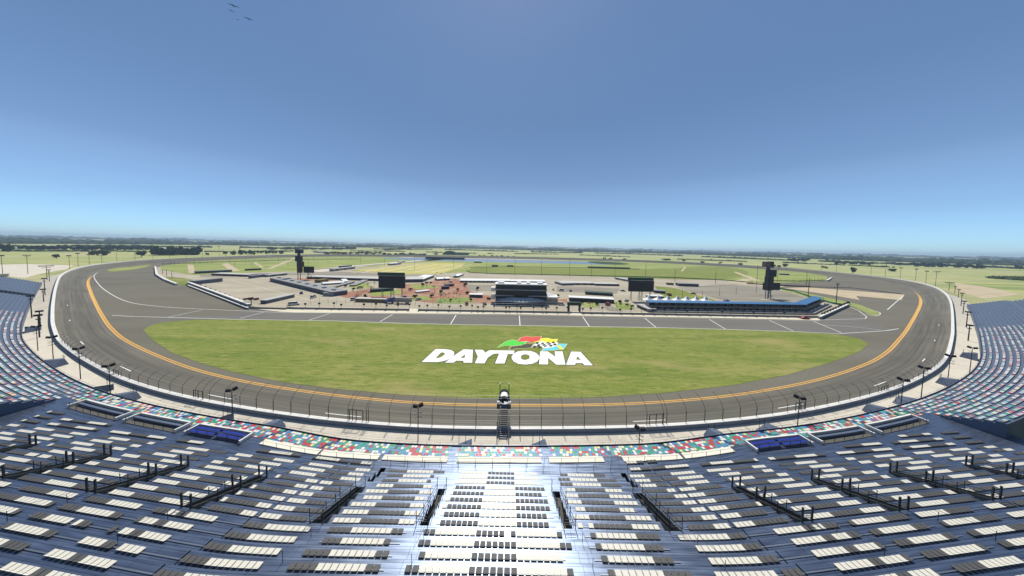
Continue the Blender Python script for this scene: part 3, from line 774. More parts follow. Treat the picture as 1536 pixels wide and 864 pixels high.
    if u0 > -30 and u1 < 30:
        for u in lin(-19, 19, 2.6): rl.tube(O(u, 15.45, 7.5), O(u, 15.45, 8.55), 0.035, n=5)
        for hh in (0.5, 1.02): rl.path([O(u, 15.45, 7.5+hh) for u in lin(-20, 20, 3)], 0.018, n=4)
    if not rl.v: return t
    rl.build('handrail', 'steel', t)
    return t
upper_section(-22.9, 22.9, 'bright middle section of the upper stand facing the flag stand')
upper_section(-56, -23, 'upper stand section of cream and dark seats just left of the bright middle')
upper_section(-96, -56.1, 'upper stand section filling the lower left corner behind the open boxes')
upper_section(23, 56, 'upper stand section of cream and dark seats just right of the bright middle')
upper_section(56.1, 96, 'upper stand section filling the lower right corner behind the open boxes')

# -- lower tier
LR, LS, LZ0, LD0 = 1.1, 0.475, 5.05, 8.0
def low_prof(nr_, top=None):
    def f(u):
        p = [(LD0-0.02, 1.8), (LD0-0.02, LZ0+0.25), (LD0+0.06, LZ0+0.25), (LD0+0.06, LZ0)]
        for k in range(nr_):
            d = LD0+0.07+LR*k; z = LZ0+LS*k
            if k: p.append((d, z))
            p.append((LD0+0.07+LR*(k+1), z))
        if top: p += top
        return p
    return f
def lower_section(name, u0, u1, nrow, label, smin, smax, whites=False, plain=None):
    t = thing(name, label, 'grandstand', (0, 0, 0), 0, 'tiers of the lower grandstand')
    us = lin(u0, u1, 3)
    uvs = []
    mb = sweep(us, low_prof(nrow, [(LD0+0.07+LR*nrow, 2.0)] if nrow > 5 else [(13.37, 7.50), (13.375, 7.50)]), uvs=uvs)
    set_uv(mb.build('terrace', 'aluplain' if nrow > 5 else 'alu', t), uvs)
    for u in (u0, u1):
        pr = low_prof(nrow)(u); pts = [O(u, d, z) for d, z in pr]+[O(u, pr[-1][0], 1.8)]
        MB().add(pts, [tuple(range(len(pts)))]).build('end_wall', 'aluplain', t)
    seats = []
    for k in range(nrow):
        d = LD0+0.07+LR*k+0.5; z = LZ0+LS*k+0.16
        for i, u in enumerate(row_samples(max(u0, smin)+0.4, min(u1, smax)-0.4, d)):
            if nrow > 5 and abs(u) % 13.0 < 1.1: continue
            if nrow <= 5:
                if 6.9 < abs(u+0.2) < 8.3 or (abs(u) > 17 and (abs(u)-17.2) % 11 < 0.85): continue
            c = rng.choice(COLS)
            if whites and rng.random() < 0.66+0.3*min(1, max(0, (abs(u)-100)/50)): c = rng.choice(['seatwhite', 'seatpale', 'seatpale', 'seatwhite', 'seatred', 'seatteal'])
            seats.append((O(u, d, z), ang(u), c))
    place_seats(t, seats, ys=1.2 if nrow <= 5 else 0.85)
    rl = MB()
    for u in lin(u0+1, u1-1, 2.4 if nrow <= 5 else 5):
        rl.tube(O(u, LD0-0.02, LZ0+0.2), O(u, LD0-0.02, LZ0+0.62), 0.02, n=4)
    rl.path([O(u, LD0-0.02, LZ0+0.62) for u in lin(u0+0.5, u1-0.5, 3)], 0.018, n=4)
    rl.build('front_rail', 'steel', t)
    return t
lower_section('lower_grandstand', -88, 88, 5, 'five curving rows of multicoloured seats in front of the upper stand', -88, 88)
lower_section('lower_grandstand', -300, -88.2, 12, 'side tier of coloured seats running back along the left edge', -236, -88.2, True)
lower_section('lower_grandstand', 88.2, 372, 12, 'side tier of coloured seats running back along the right edge', 88.2, 250, True)
lower_section('lower_grandstand', -392, -312, 12, 'farthest plain blue grey tier at the left edge, beyond the gap', 0, 0)

# taller rear tiers behind the side tiers
def rear_section(u0, u1, label, smin, smax):
    t = thing('rear_grandstand', label, 'grandstand', (0, 0, 0), 0, 'tiers of the lower grandstand')
    def pr(u):
        p = []; d0 = LD0+0.07+LR*12+1.6; z0 = LZ0+LS*11+0.1
        p.append((LD0+0.07+LR*12+0.01, z0)); p.append((d0, z0))
        for k in range(16):
            if k: p.append((d0+1.3*k, z0+0.6*k))
            p.append((d0+1.3*(k+1), z0+0.6*k))
        p.append((d0+1.3*16, 0)); return p
    sweep(lin(u0, u1, 3), pr).build('terrace', 'aluplain', t)
    for u in (u0, u1):
        pts = [O(u, d, z) for d, z in pr(u)]; pts = [O(u, pr(u)[0][0], 0)]+pts
        MB().add(pts, [tuple(range(len(pts)))]).build('end_wall', 'aluplain', t)
    seats = []; d0 = LD0+0.07+LR*12+1.6; z0 = LZ0+LS*11+0.1
    if smax > smin:
        for k in range(16):
            for u in row_samples(smin, smax, d0+1.3*k+0.5):
                if abs(u) % 13 < 1.6: continue
                seats.append((O(u, d0+1.3*k+0.55, z0+0.6*k+0.36), ang(u), rng.choice(COLS)))
        place_seats(t, seats)
rear_section(-300, -110, 'rear tier rising behind the left side seats', -175, -112)
rear_section(110, 372, 'rear tier rising behind the right side seats', 112, 190)
rear_section(-392, -312, 'rear tier of the far left stand beyond the gap', 0, 0)

# cream platform panels between the tiers
t = thing('viewing_platform', 'cream floored platform between the coloured seats and the railing', 'platform', (0, 0, 0))
for u0, u1 in ((-38, -27.5), (-27.2, -18.2), (-17.6, -8.0), (-6.6, 6.0), (7.2, 15.6), (18.6, 28), (28.4, 37.5)):
    sweep(lin(u0, u1, 2), lambda u: [(13.46, 7.53), (13.48, 7.62), (14.55, 7.62), (14.56, 7.5)]).build('floor_panel', 'cream', t)
rl = MB()
for u in lin(-37, 37, 2.6): rl.tube(O(u, 14.7, 7.55), O(u, 14.7, 8.45), 0.03, n=4)
rl.path([O(u, 14.7, 8.4) for u in lin(-37.5, 37.5, 3)], 0.015, n=4)
rl.build('railing', 'steel', t)
# deck under everything between tiers (one walkway)
mb = MB(); us_ = lin(-96, 96, 2.5); uvs = []; prev = None
for u in us_:
    A_ = O(u, 13.38, 7.49); UPM[0] = True; SHIFT[0] = False; B_ = O(u, UP0+0.02, 7.49); UPM[0] = False; SHIFT[0] = True
    if prev:
        mb.add([prev[0], prev[1], B_, A_], [(0, 1, 2, 3)]); L2 = (prev[0]-prev[1]).length; L3 = (A_-B_).length
        uvs += [(prev[2], 0), (prev[2], L2), (u, L3), (u, 0)]
    prev = (A_, B_, u)
set_uv(struct('concourse_deck', mb, 'alu'), uvs)
# sunken open boxes left and right
def open_box(u0, u1, label, blue):
    t = thing('spectator_box', label, 'seating box', (0, 0, 0), 0, 'sunken boxes between the tiers')
    d0, d1, z1, z0 = 13.0, 15.25, 8.05, 7.55
    mb = MB()
    sweep(lin(u0, u1, 2), lambda u: [(d0, z0), (d0, z1), (d0+0.28, z1), (d0+0.28, z0)], mb)
    for a in (u0, u1):
        a0, a1 = a-0.14, a+0.14
        P = [O(a0, d0, z0), O(a1, d0, z0), O(a1, d1, z0), O(a0, d1, z0), O(a0, d0, z1), O(a1, d0, z1), O(a1, d1, z1), O(a0, d1, z1)]
        mb.add(P, [(0, 1, 5, 4), (1, 2, 6, 5), (2, 3, 7, 6), (3, 0, 4, 7), (4, 5, 6, 7)])
    mb.build('parapet', 'wallwhite', t)
    sweep(lin(u0+0.15, u1-0.15, 2), lambda u: [(d0+0.29, z0+0.02), (d1, z0+0.02)]).build('floor', 'dkconc' if not blue else 'wallnavy', t)
    if blue:
        s = []
        for d in (d0+0.85, d0+1.65):
            for u in row_samples(u0+0.7, u1-0.6, d):
                if abs(u-(u0+u1)/2) < 0.35: continue
                s.append((O(u, d, z0+0.38), ang(u), 'seatroyal'))
        place_seats(t, s)
    else:
        mb = MB()
        sweep(lin(u0+0.5, u1-0.5, 2), lambda u: [(d0+0.9, z0+0.05), (d0+0.9, z0+0.45), (d0+1.3, z0+0.45), (d0+1.3, z0+0.05)], mb)
        mb.build('bench', 'aluplain', t)
    rl = MB()
    for u in lin(u0+0.5, u1-0.5, 2.4): rl.tube(O(u, d1-0.1, z0), O(u, d1-0.1, z0+1.1), 0.035, n=4)
    rl.path([O(u, d1-0.1, z0+1.08) for u in lin(u0+0.5, u1-0.5, 2.4)], 0.02, n=4)
    rl.build('railing', 'steel', t)
open_box(-52, -41, 'open box with rows of royal blue seats, left of the platform', True)
open_box(-66, -54, 'empty open box between the blue seated box and the end box, left side', False)
open_box(-82, -68, 'empty open box at the left end of its row', False)
open_box(41, 52, 'open box with rows of royal blue seats, right of the platform', True)
open_box(54, 66, 'empty open box between the blue seated box and the end box, right side', False)
open_box(68, 82, 'empty open box at the right end of its row', False)

SHIFT[0] = False
# stair shelters standing on the walkway in front of the seats
def on_wall(x, y, z=1.9):
    """arc position and offset of the walkway spot seen at a photo point"""
    P = G(x, y, z); best = None
    for k in range(-1200, 1200):
        u = k*0.5; Q, n = W(u); v = np.array([P.x-Q[0], P.y-Q[1]])
        dd = v@v
        if best is None or dd < best[0]: best = (dd, u, v@n)
    return best[1], best[2]
def shelter(x, y, label, kind=0):
    u, d = on_wall(x, y)
    P = O(u, 5.4+offs(u)*0.9, 1.9); a = ang(u)
    t = thing('stair_shelter', label, 'stair shelter', tuple(P), a, 'stair shelters in front of the lower seats'); t.scale = (0.8, 0.8, 0.8)
    if kind == 0:   # hipped wedge
        mb = MB(); mb.add([(-3.2, -2.5, 0.1), (3.2, -2.5, 0.1), (3.2, -2.5, 0.3), (-3.2, -2.5, 0.3), (0.9, -2.4, 3.3), (-0.9, -2.4, 3.3), (-0.9, 1.2, 2.5), (0.9, 1.2, 2.5), (-1.4, 2.0, 0.0), (1.4, 2.0, 0.0)],
                          [(3, 2, 4, 5), (5, 4, 7, 6), (6, 7, 9, 8), (2, 9, 7, 4), (3, 5, 6, 8), (0, 8, 9, 1), (0, 3, 8), (1, 9, 2)])
        mb.build('roof', 'shelter', t)
    else:           # side ramp with sloping cheek
        mb = MB(); mb.add([(-2.6, -2.5, 0.0), (2.2, -2.5, 0.0), (2.2, 1.5, 0.0), (-2.6, 1.5, 0.0), (2.2, -2.5, 3.1), (2.2, 1.5, 2.2)],
                          [(0, 1, 4), (3, 5, 2), (0, 4, 5, 3), (1, 2, 5, 4)])
        mb.build('ramp', 'shelter', t)
    for s in (-0.8, 0.8):
        MB().tube((s, 1.1, 0), (s, 1.1, 3.9), 0.06).build('post', 'steel', t)
shelter(698, 662, 'stair ramp on the walkway just left of the flag stand', 1)
shelter(802, 664, 'stair ramp on the walkway just right of the flag stand', 1)
shelter(425, 640, 'hipped stair shelter between two lamp poles left of the flag stand')
shelter(1062, 655, 'hipped stair shelter nearest the flag stand on the right')
shelter(356, 622, 'ramp shelter beside the lamp pole left of the hipped shelter', 1)
shelter(1135, 645, 'ramp shelter next right of the first hipped shelter', 1)
shelter(190, 603, 'hipped stair shelter on the left bend of the walkway')
shelter(1312, 622, 'hipped stair shelter on the right bend of the walkway')
shelter(145, 590, 'ramp shelter on the walkway beyond the left hipped shelter', 1)
shelter(1360, 610, 'ramp shelter on the walkway beyond the right hipped shelter', 1)
shelter(75, 552, 'hipped shelter at the left edge below the lamp cluster')
shelter(1425, 580, 'hipped shelter under the right edge lamp cluster')
shelter(40, 500, 'dark shelter among the far left seats front')
shelter(1462, 540, 'dark shelter at the right end of the walkway')

# ------------------------------------------------------------------ catch fence
cf_ = thing('catch_fence', 'tall catch fence with inward curving dark posts and cables on top of the wall', 'fence', (0, 0, 0))
def fsc(u): return 1.0 if abs(u) < 45 else max(0.42, 1.0-(abs(u)-45)*0.008)
def post_pts(u, sc=1.0):
    z = zt(u); sc = fsc(u)
    return [O(u, 0.25, z), O(u, 0.25, z+2.6*sc), O(u, -0.15*sc, z+3.5*sc), O(u, -0.9*sc, z+4.3*sc), O(u, -1.9*sc, z+4.8*sc), O(u, -2.7*sc, z+5.0*sc)]
pu = []; u = -1.0
while u < 170: pu.append(u); u += 4.55
u = -5.5
while u > -170: pu.append(u); u -= 4.55
gates = [(-33, ), (-29.9, ), (33.4, ), (72.0, ), (-72.5, ), (108.0, ), (-108.5, )]
allp = [p for p in pu if abs(p+0.5) > 3.0]
for g in gates: allp += [g[0]-0.9, g[0]+0.9] if False else [g[0]+1.2]
allp.sort(key=lambda q: abs(q))
rest = MB()
for i, q in enumerate(allp):
    if i < 99:
        mb = MB(); pp = post_pts(q); b0 = pp[0]; mb.path([p-b0 for p in pp[:2]], 0.075 if abs(q) < 60 else 0.05, n=5); mb.path([p-b0 for p in pp[1:]], 0.038, n=5); mb.build('fence_post', 'steel', cf_, tuple(b0))
    else: rest.path(post_pts(q), 0.085, n=5)
if rest.v: tag(rest.build('fence_post', 'steel', cf_), kind='stuff')
cb = MB()
US = lin(-168, 168, 4.55)
for (dd, hh) in ((0.2, 0.35), (0.2, 0.8), (0.2, 1.3), (0.2, 1.9), (0.2, 2.5), (-0.15, 3.5), (-0.9, 4.3), (-1.9, 4.8), (-2.7, 5.0)):
    cb.path([O(q, dd*(fsc(q) if dd < 0 else 1), zt(q)+hh*fsc(q)) for q in US], 0.012, n=3)
cb.build('cable', 'steelgrey', cf_)
for g in (-31, 33, 71.5, -73, 107, -109):
    mb = MB(); gh = 2.3*fsc(g)
    for s in (-1.5, 0, 1.5): mb.tube(O(g+s, 0.2, zt(g)), O(g+s, 0.2, zt(g)+gh), 0.085)
    mb.tube(O(g-1.5, 0.2, zt(g)+gh), O(g+1.5, 0.2, zt(g)+gh), 0.06)
    mb.build('gate', 'steel', cf_)

# ------------------------------------------------------------------ flag stand
fs_ = thing('flag_stand', 'start line flag stand with a steep stair, rounded white booth and two green lights', 'flag stand', (-1.05, 51.0, 1.9))
mb = MB()
nst = 16
for k in range(nst):
    y = 0.1+k*4.4/nst; z = (k+1)*4.2/nst; mb.box(-0.75, 0.75, y, y+0.3, z-0.05, z)
mb.build('stair_treads', 'steelgrey', fs_)
mb = MB()
for s in (-0.8, 0.8):
    for h0 in (0, 0.55, 1.05): mb.tube((s, 0, 0.1+h0), (s, 4.5, 4.3+h0), 0.045 if h0 == 0 else 0.025)
    for k in range(8):
        y = 0.2+k*0.58; z = 0.3+k*0.54; mb.tube((s, y, z), (s, y, z+1.0), 0.022, n=4)
mb.build('stair_rail', 'steel', fs_)
mb = MB()
for s in (-1.15, 1.15):
    mb.tube((s, 0.0, 0), (s, 0.4, 4.0), 0.10); mb.tube((s, -0.2, 0), (s, 2.2, 2.2), 0.06); mb.tube((s, 3.1, 1.2), (s, 3.1, 4.0), 0.08)
mb.build('leg', 'steelgrey', fs_)
mb = MB()   # curved booth floor and skirt
def arc(r, z, n=14, y0=5.9): return [(r*math.cos(math.pi*i/n), y0+r*1.25*math.sin(math.pi*i/n), z) for i in range(n+1)]
ring = [(1.35, 4.3, 0), (1.35, 5.9, 0)]+arc(1.35, 0)+[(-1.35, 5.9, 0), (-1.35, 4.3, 0)]
lo_ = [(x, y, 4.1) for x, y, z in ring]; hi_ = [(x, y, 4.2) for x, y, z in ring]; n = len(ring)
mb.add(lo_+hi_, [tuple(range(n-1, -1, -1)), tuple(range(n, 2*n))]+[(i, (i+1) % n, n+(i+1) % n, n+i) for i in range(n)])
mb.build('platform', 'steelgrey', fs_)
mb = MB()
pp = [(x, y) for x, y, z in ring]
for (a, b) in zip(pp, pp[1:]):
    mb.add([(a[0], a[1], 4.2), (b[0], b[1], 4.2), (b[0], b[1], 5.2), (a[0], a[1], 5.2)], [(0, 1, 2, 3)])
mb.box(-1.5, -0.8, 4.2, 4.3, 4.1, 5.15); mb.box(0.8, 1.5, 4.2, 4.3, 4.1, 5.15)
mb.build('booth_wall', 'dkconc', fs_)
mb = MB()  # barrel roof
for i in range(8):
    a, b = math.pi*i/8, math.pi*(i+1)/8
    P = lambda t, y: (0.75*math.cos(t), y, 6.15+0.45*math.sin(t))
    mb.add([P(a, 4.9), P(b, 4.9), P(b, 6.6), P(a, 6.6)], [(0, 1, 2, 3)])
mb.box(-0.75, 0.75, 4.9, 6.6, 6.05, 6.15)
mb.build('roof', 'white', fs_)
MB().box(-0.55, 0.0, 4.75, 4.9, 5.0, 6.0).build('door', 'black', fs_)
mb = MB()
for i in range(10):
    a, b = math.pi*i/10, math.pi*(i+1)/10
    P = lambda t, r, y: (r*math.cos(t), y, 6.0+r*0.85*math.sin(t))
    mb.add([P(a, 1.0, 6.7), P(b, 1.0, 6.7), P(b, 0.85, 7.6), P(a, 0.85, 7.6)], [(0, 1, 2, 3)])
    mb.add([P(a, 0.98, 6.7), P(b, 0.98, 6.7), (0, 6.7, 6.0)], [(0, 1, 2)])
mb.build('hood', 'black', fs_)
mb = MB()
for s in (-1, 1):
    mb.tube((s*1.3, 5.0, 5.2), (s*1.0, 7.3, 6.3), 0.07); mb.tube((s*1.0, 7.3, 4.6), (s*1.0, 7.3, 6.4), 0.06)
    mb.box(s*1.2-0.3, s*1.2+0.3, 4.6, 5.3, 5.2, 5.3)
mb.build('brace', 'steelgrey', fs_)
for s in (-1, 1):
    gp = MB().tube((s*1.0, 7.3, 6.4), (s*1.0, 7.3, 7.9), 0.11).build('light_post', 'greenpaint', fs_)
    MB().box(s*1.0-0.14, s*1.0+0.14, 7.2, 7.4, 7.9, 8.15).build('lamp', 'white', gp)

# ------------------------------------------------------------------ lamp poles
def lamp_pole(x, yb, yt, label, z=1.9, kind='bank', name='light_pole', r=None, group='lamp poles around the track', w=None):
    P = G(x, yb, z); h = hgt(P, yt); d = (P-CAMP).length
    yaw = math.atan2(P.x, P.y)*-1.0
    t = thing(name, label, 'lamp pole', tuple(P), yaw if kind != 'single' else 0, group)
    r = r or (0.10 if d < 200 else 0.2)
    MB().tube((0, 0, 0), (0, 0, h), r, r*0.7, n=6).build('pole', 'steel', t)
    if kind == 'bank':
        s = 1.0
        for q in (-0.75, 0.75):
            MB().box(-0.42, 0.42, -0.3, 0.3, -0.25, 0.3, M4=Matrix.Translation((q*0.7, 0, h+0.1)) @ Matrix.Rotation(R(-28*q), 4, 'Y')).build('lamp_head', 'black', t)
        mb = MB()
        for hh in (h-1.6, h-2.4): mb.tube((-0.7, 0, hh), (0.8, 0.1, hh+0.3), 0.06, n=4); mb.tube((-0.7, 0.1, hh+0.6), (0.7, 0, hh), 0.05, n=4)
        mb.build('bracket', 'steelgrey', t)
    elif kind == 'wide':
        ww = w or 2.2
        MB().box(-ww, ww, -0.5, 0.5, h-0.25, h+0.35).build('lamp_head', 'black', t)
        MB().box(-ww*0.6, ww*0.6, -0.3, 0.3, h-1.6, h-1.3).build('bracket', 'steel', t)
    elif kind == 'far':
        MB().box(-1.6, 1.6, -0.6, 0.6, h-0.3, h+0.9).build('lamp_head', 'steel', t)
    return t
NP = [(627, 664, 609, 'lamp pole standing just left of the flag stand'), (349, 628, 585, 'lamp pole by the ramp shelter left of the hipped shelter'),
      (166, 597, 549, 'lamp pole beside the left bend hipped shelter'), (121, 570, 523, 'lamp pole on the left walkway bend, clear of the seats'),
      (80.5, 546, 506, 'lamp pole on the walkway near the left wall corner'), (57, 527, 490, 'foremost lamp pole of the left edge cluster'),
      (1195.5, 647, 597, 'lamp pole rising from the right bend coloured seats'), (1350, 620, 570, 'lamp pole between the right hipped shelters'),
      (1381, 602, 552, 'lamp pole right of the right bend hipped shelter'), (1421, 576, 534, 'lamp pole on the walkway near the right wall bend'),
      (1454, 562, 522, 'foremost lamp pole of the right edge cluster')]
for x, yb, yt, lb in NP: lamp_pole(x, yb, yt, lb)
lamp_pole(958.5, 668, 643, 'lamp pole standing just right of the flag stand')
for i, (x, yb, yt) in enumerate([(61, 496, 467), (59.5, 508, 473), (48, 480, 444), (66, 458, 434), (68, 448, 418), (74.5, 426, 405)]):
    lamp_pole(x, yb, yt, ordn(i)+' slim double armed lamp pole up the left walkway edge', kind='wide', w=0.9)
for i, (x, yb, yt) in enumerate([(1452, 512, 488), (1449, 493, 468), (1444, 474, 452), (1441, 462, 440), (1437, 448, 434), (1432, 440, 430)]):
    lamp_pole(x, yb, yt, ordn(i)+' slim double armed lamp pole up the right walkway edge', kind='wide', w=0.9)
FP = [(4, 411, 384), (42, 411, 383), (104.5, 403, 384), (117.5, 400, 380.5), (134, 397, 382), (153, 394, 376.5), (175.5, 392, 375.5), (202.5, 391, 377), (229.5, 389.5, 377), (254.5, 388.5, 375),
      (279, 388, 375), (304, 387.5, 373), (329, 386.5, 370), (360, 385.5, 373), (400, 384.5, 372)]
for i, (x, yb, yt) in enumerate(FP): lamp_pole(x, yb, yt, ordn(i)+' tall dark pole from the left edge along the far left bend', 0, 'far' if i not in (1,) else 'wide')
FP = [(1231.5, 406.5, 391), (1254.5, 408.5, 394), (1306, 414, 399), (1327.5, 416, 391), (1350, 418, 402), (1373, 421.5, 404), (1388.5, 425, 407), (1403, 429, 407), (1423, 438, 424)]
for i, (x, yb, yt) in enumerate(FP): lamp_pole(x, yb, yt, ordn(i)+' tall dark pole along the far right bend, counted from its left', 0, 'far' if i < 7 else 'wide', w=3.0)
lamp_pole(71, 424, 399, 'broad headed lamp bank over the left walkway end', 1, 'wide', w=3.4)
IP = [(541, 395, 383), (577, 399, 387), (622, 405, 388), (680, 402, 386), (730, 411, 388), (772, 412, 388), (812, 413, 390), (854, 415, 389), (887, 416, 396), (922, 417, 397), (968, 418, 394),
      (1012, 422, 404), (1073, 426, 407), (1135, 426, 397), (1166, 423, 402), (1209, 431, 409)]
for i, (x, yb, yt) in enumerate(IP): lamp_pole(x, yb, yt, ordn(i)+' thin light pole from the left across the infield road', 0, 'none', r=0.22, group='thin infield light poles')
lamp_pole(1212, 446, 417, 'dark infield pole beside the bent blue roof end', 0, 'none', r=0.28, group='thin infield light poles')
lamp_pole(1254, 456, 426, 'dark infield pole with a small head right of the blue roof', 0, 'wide', w=1.0, r=0.28, group='thin infield light poles')
for i, (x, yb, yt) in enumerate([(244, 411, 404), (250, 414, 404), (258, 418, 407)]): lamp_pole(x, yb, yt, ordn(i)+' short pole on the grass behind the left pit entry wall', 0, 'none', r=0.2, group='thin infield light poles')
for i, (x, yb, yt) in enumerate([(1023, 449, 434), (1053, 450, 436), (1079, 444, 432), (1104, 441, 431), (1134, 440, 425)]): lamp_pole(x, yb, yt, ordn(i)+' lot pole from the left behind the blue roofed suites', 0, 'none', r=0.15, group='thin infield light poles')

# pit wall lamp stands
PW = [458, 479, 501, 512, 546, 564, 580, 597, 614, 629, 641, 657.5, 674, 691, 708, 717, 725, 741, 759, 764, 775.5, 781, 800, 813, 819, 835, 851, 874, 886, 903, 930, 946, 962, 979, 996, 1013, 1030, 1046, 1061, 1083, 1096, 1115, 1130, 1146, 1162, 1176, 1192, 1210]
def pwy(x): return 462.6+(x-440)*0.0172
for i, x in enumerate(PW):
    P = G(x, pwy(x), 0.1); t = thing('pit_lamp_stand', ordn(i)+' small lamp stand from the left along the pit wall', 'lamp stand', tuple(P), 0, 'lamp stands along the pit wall')
    h = 2.6+0.8*((i*7) % 3)/2
    MB().tube((0, 0, 0), (0, 0, h), 0.10, n=5).build('post', 'steel', t)
    MB().box(-0.55, 0.55, -0.3, 0.3, h-0.2, h+0.75).build('lamp_head', 'black', t)
# pit wall and fence
def line_wall(pts, h, th, m_top, m_face, name, label, cat='wall', z=0.1, top=0.25):
    P = [G(x, y, z) for x, y in pts]; o0 = P[0].copy()
    t = thing(name, label, cat, tuple(o0)); a = MB(); b = MB()
    for p, q in zip(P, P[1:]):
        d = (q-p).normalized(); n = Vector((-d.y, d.x, 0))*th/2
        for mbx, z0, z1, k in ((b, 0, h-top, 1.0), (a, h-top, h, 1.25)):
            vs = [p-o0-n*k, q-o0-n*k, q-o0+n*k, p-o0+n*k]
            mbx.add([v+Vector((0, 0, z0)) for v in vs]+[v+Vector((0, 0, z1)) for v in vs], [(0, 3, 2, 1), (4, 5, 6, 7), (0, 1, 5, 4), (1, 2, 6, 5), (2, 3, 7, 6), (3, 0, 4, 7)])
    b.build('wall_face', m_face, t); a.build('coping', m_top, t); return t
line_wall([(430, 463), (440, 463.3), (614, 465.7)], 1.0, 0.5, 'steel', 'wallgrey', 'pit_wall', 'low dark topped pit wall left of its gap')
line_wall([(627, 466), (784, 468.6), (857, 469.8)], 1.0, 0.5, 'steel', 'wallgrey', 'pit_wall', 'low dark topped pit wall in front of the central building')
line_wall([(871, 470.3), (1084, 474), (1228, 476.5)], 1.0, 0.5, 'steel', 'wallgrey', 'pit_wall', 'low dark topped pit wall in front of the blue roofed suites')
line_wall([(233, 401), (235, 413), (247, 420.5), (265, 427.6)], 1.5, 1.2, 'wallwhite', 'wallwhite', 'barrier_wall', 'short curved white wall at the left pit entry')
line_wall([(282, 426.5), (330, 444.5), (374, 461.5)], 2.4, 1.4, 'wallwhite', 'wallgrey', 'barrier_wall', 'long straight white wall right of the pit entry gap')
line_wall([(282, 429), (330, 447.5), (372, 463.8)], 1.0, 0.8, 'wallwhite', 'wallgrey', 'barrier_wall', 'low outer white wall along the straight pit entry wall')
line_wall([(374, 462.5), (430, 464)], 0.8, 0.5, 'steel', 'wallgrey', 'pit_wall', 'low grey wall between the pit entry and the pit wall')
line_wall([(1229, 478.5), (1272.5, 458.5)], 1.6, 1.0, 'wallwhite', 'wallgrey', 'barrier_wall', 'white wall slanting beside the right pit exit')
line_wall([(1160, 431.5), (1190, 437), (1224, 449), (1250, 456), (1270, 459)], 1.3, 0.7, 'greenfence', 'greenfence', 'barrier_wall', 'green barrier running back from the right pit exit wall', cat='barrier')
line_wall([(1241, 421.5), (1247, 417.5)], 1.6, 1.4, 'wallwhite', 'wallwhite', 'barrier_wall', 'short white wall at the tip of the far right grass')
line_wall([(1120, 425.6), (1160, 428.2), (1216, 430.7)], 1.2, 0.8, 'wallred', 'wallred', 'barrier_wall', 'dark red barrier behind the right pylon')
for lbl, k0, a_, b_, n_ in (('left pit entry wall', 0, (286, 425), (372, 459), 13), ('right pit exit wall', 0, (1235, 474), (1272, 456.5), 10)):
    for i in range(n_):
        f = i/(n_-1); P = G(a_[0]+(b_[0]-a_[0])*f, a_[1]+(b_[1]-a_[1])*f, 0.1)
        t = thing('tyre_stack', ordn(i)+' black tyre stack from the left behind the '+lbl, 'tyre stack', tuple(P), 0, 'tyre stacks behind the pit walls')
        MB().tube((0, 0, 0), (0, 0, 1.9), 1.0, n=10).build('tyres', 'rubber', t); MB().tube((0, 0, 1.9), (0, 0, 2.3), 0.8, 0.5, n=10).build('cap', 'black', t)
pf = thing('pit_fence', 'thin wire fence with slim posts behind the pit wall', 'fence', tuple(G(460, 456, 0.1)))
o0 = pf.location; mb = MB(); rl = MB()
fx = [466+i*13.1 for i in range(59)]
pp = [G(x, 456.5+(x-466)*0.0172, 0.1)-o0 for x in fx]
for p in pp: mb.tube(p, p+Vector((0, 0, 4.2)), 0.07, n=4)
for hh in (1.4, 2.8, 4.1): rl.path([p+Vector((0, 0, hh)) for p in pp], 0.035, n=3)
mb.build('post_row', 'steelgrey', pf); rl.build('wire', 'steelgrey', pf)

# ------------------------------------------------------------------ buildings of the infield
def shed(xa, ya, xb, yb, hpx, depth, wall, roof, name, label, ndoor=0, over=0.4, cat='building', door='door', pitch=0.0, bumps=0, z=0.1, group=None):
    A = G(xa, ya, z); B = G(xb, yb, z); d = B-A; L = d.length; a = math.atan2(d.y, d.x)
    w = PX((A+B)/2)[2]; h = max(1.0, hpx*w/F*1.0)
    t = thing(name, label, cat, tuple(A), a, group)
    MB().box(0, L, 0, depth, 0, h).build('wall', wall, t)
    mb = MB()
    if pitch:
        mb.add([(-over, -over, h), (L+over, -over, h), (L+over, depth+over, h), (-over, depth+over, h), (-over, depth/2, h+pitch), (L+over, depth/2, h+pitch)],
               [(0, 1, 5, 4), (2, 3, 4, 5), (0, 4, 3), (1, 2, 5), (0, 3, 2, 1)])
    else: mb.box(-over, L+over, -over, depth+over, h+0.003, h+0.35)
    rf = mb.build('roof', roof, t)
    for i in range(bumps):
        x = (i+0.5)*L/bumps; MB().box(x-1.6, x+1.6, depth*0.35, depth*0.55, h+0.34, h+1.1).build('roof_vent', 'steelgrey', rf)
    for i in range(ndoor):
        x = (i+0.5)*L/ndoor; ww = min(L/ndoor*0.33, 2.4); MB().box(x-ww, x+ww, -0.06, 0.0, 0.05, h*0.78).build('door', door, t)
    return t, L, h
shed(405, 421.5, 498, 444.5, 5.0, 11, 'wallblue', 'roofgrey', 'garage', 'long grey roofed garage block slanting across the left paddock', 16, bumps=8)
shed(498.2, 444.6, 520, 440, 4.2, 8, 'wallgrey', 'roofgrey', 'garage', 'rounded grey end block joining the slanting garage', 2)
shed(400, 455.5, 442, 445.8, 4.4, 4, 'wallblue', 'roofpale', 'trailer', 'long grey trailer parked near the left end of the pit wall', 0, cat='trailer')
shed(292, 427, 334, 422.3, 5.0, 5, 'wallblue', 'roofgrey', 'trailer', 'grey trailer parked behind the pit entry walls', 0, cat='trailer')
shed(293, 410.5, 348, 407.8, 3.0, 6, 'wallblue', 'roofgrey', 'shed', 'low dark shed on the left paddock grass edge', 3)
shed(317, 413, 372, 415.0, 2.6, 10, 'wallred', 'roofpale', 'shed', 'pale roofed open shed left of the long trailers', 5)
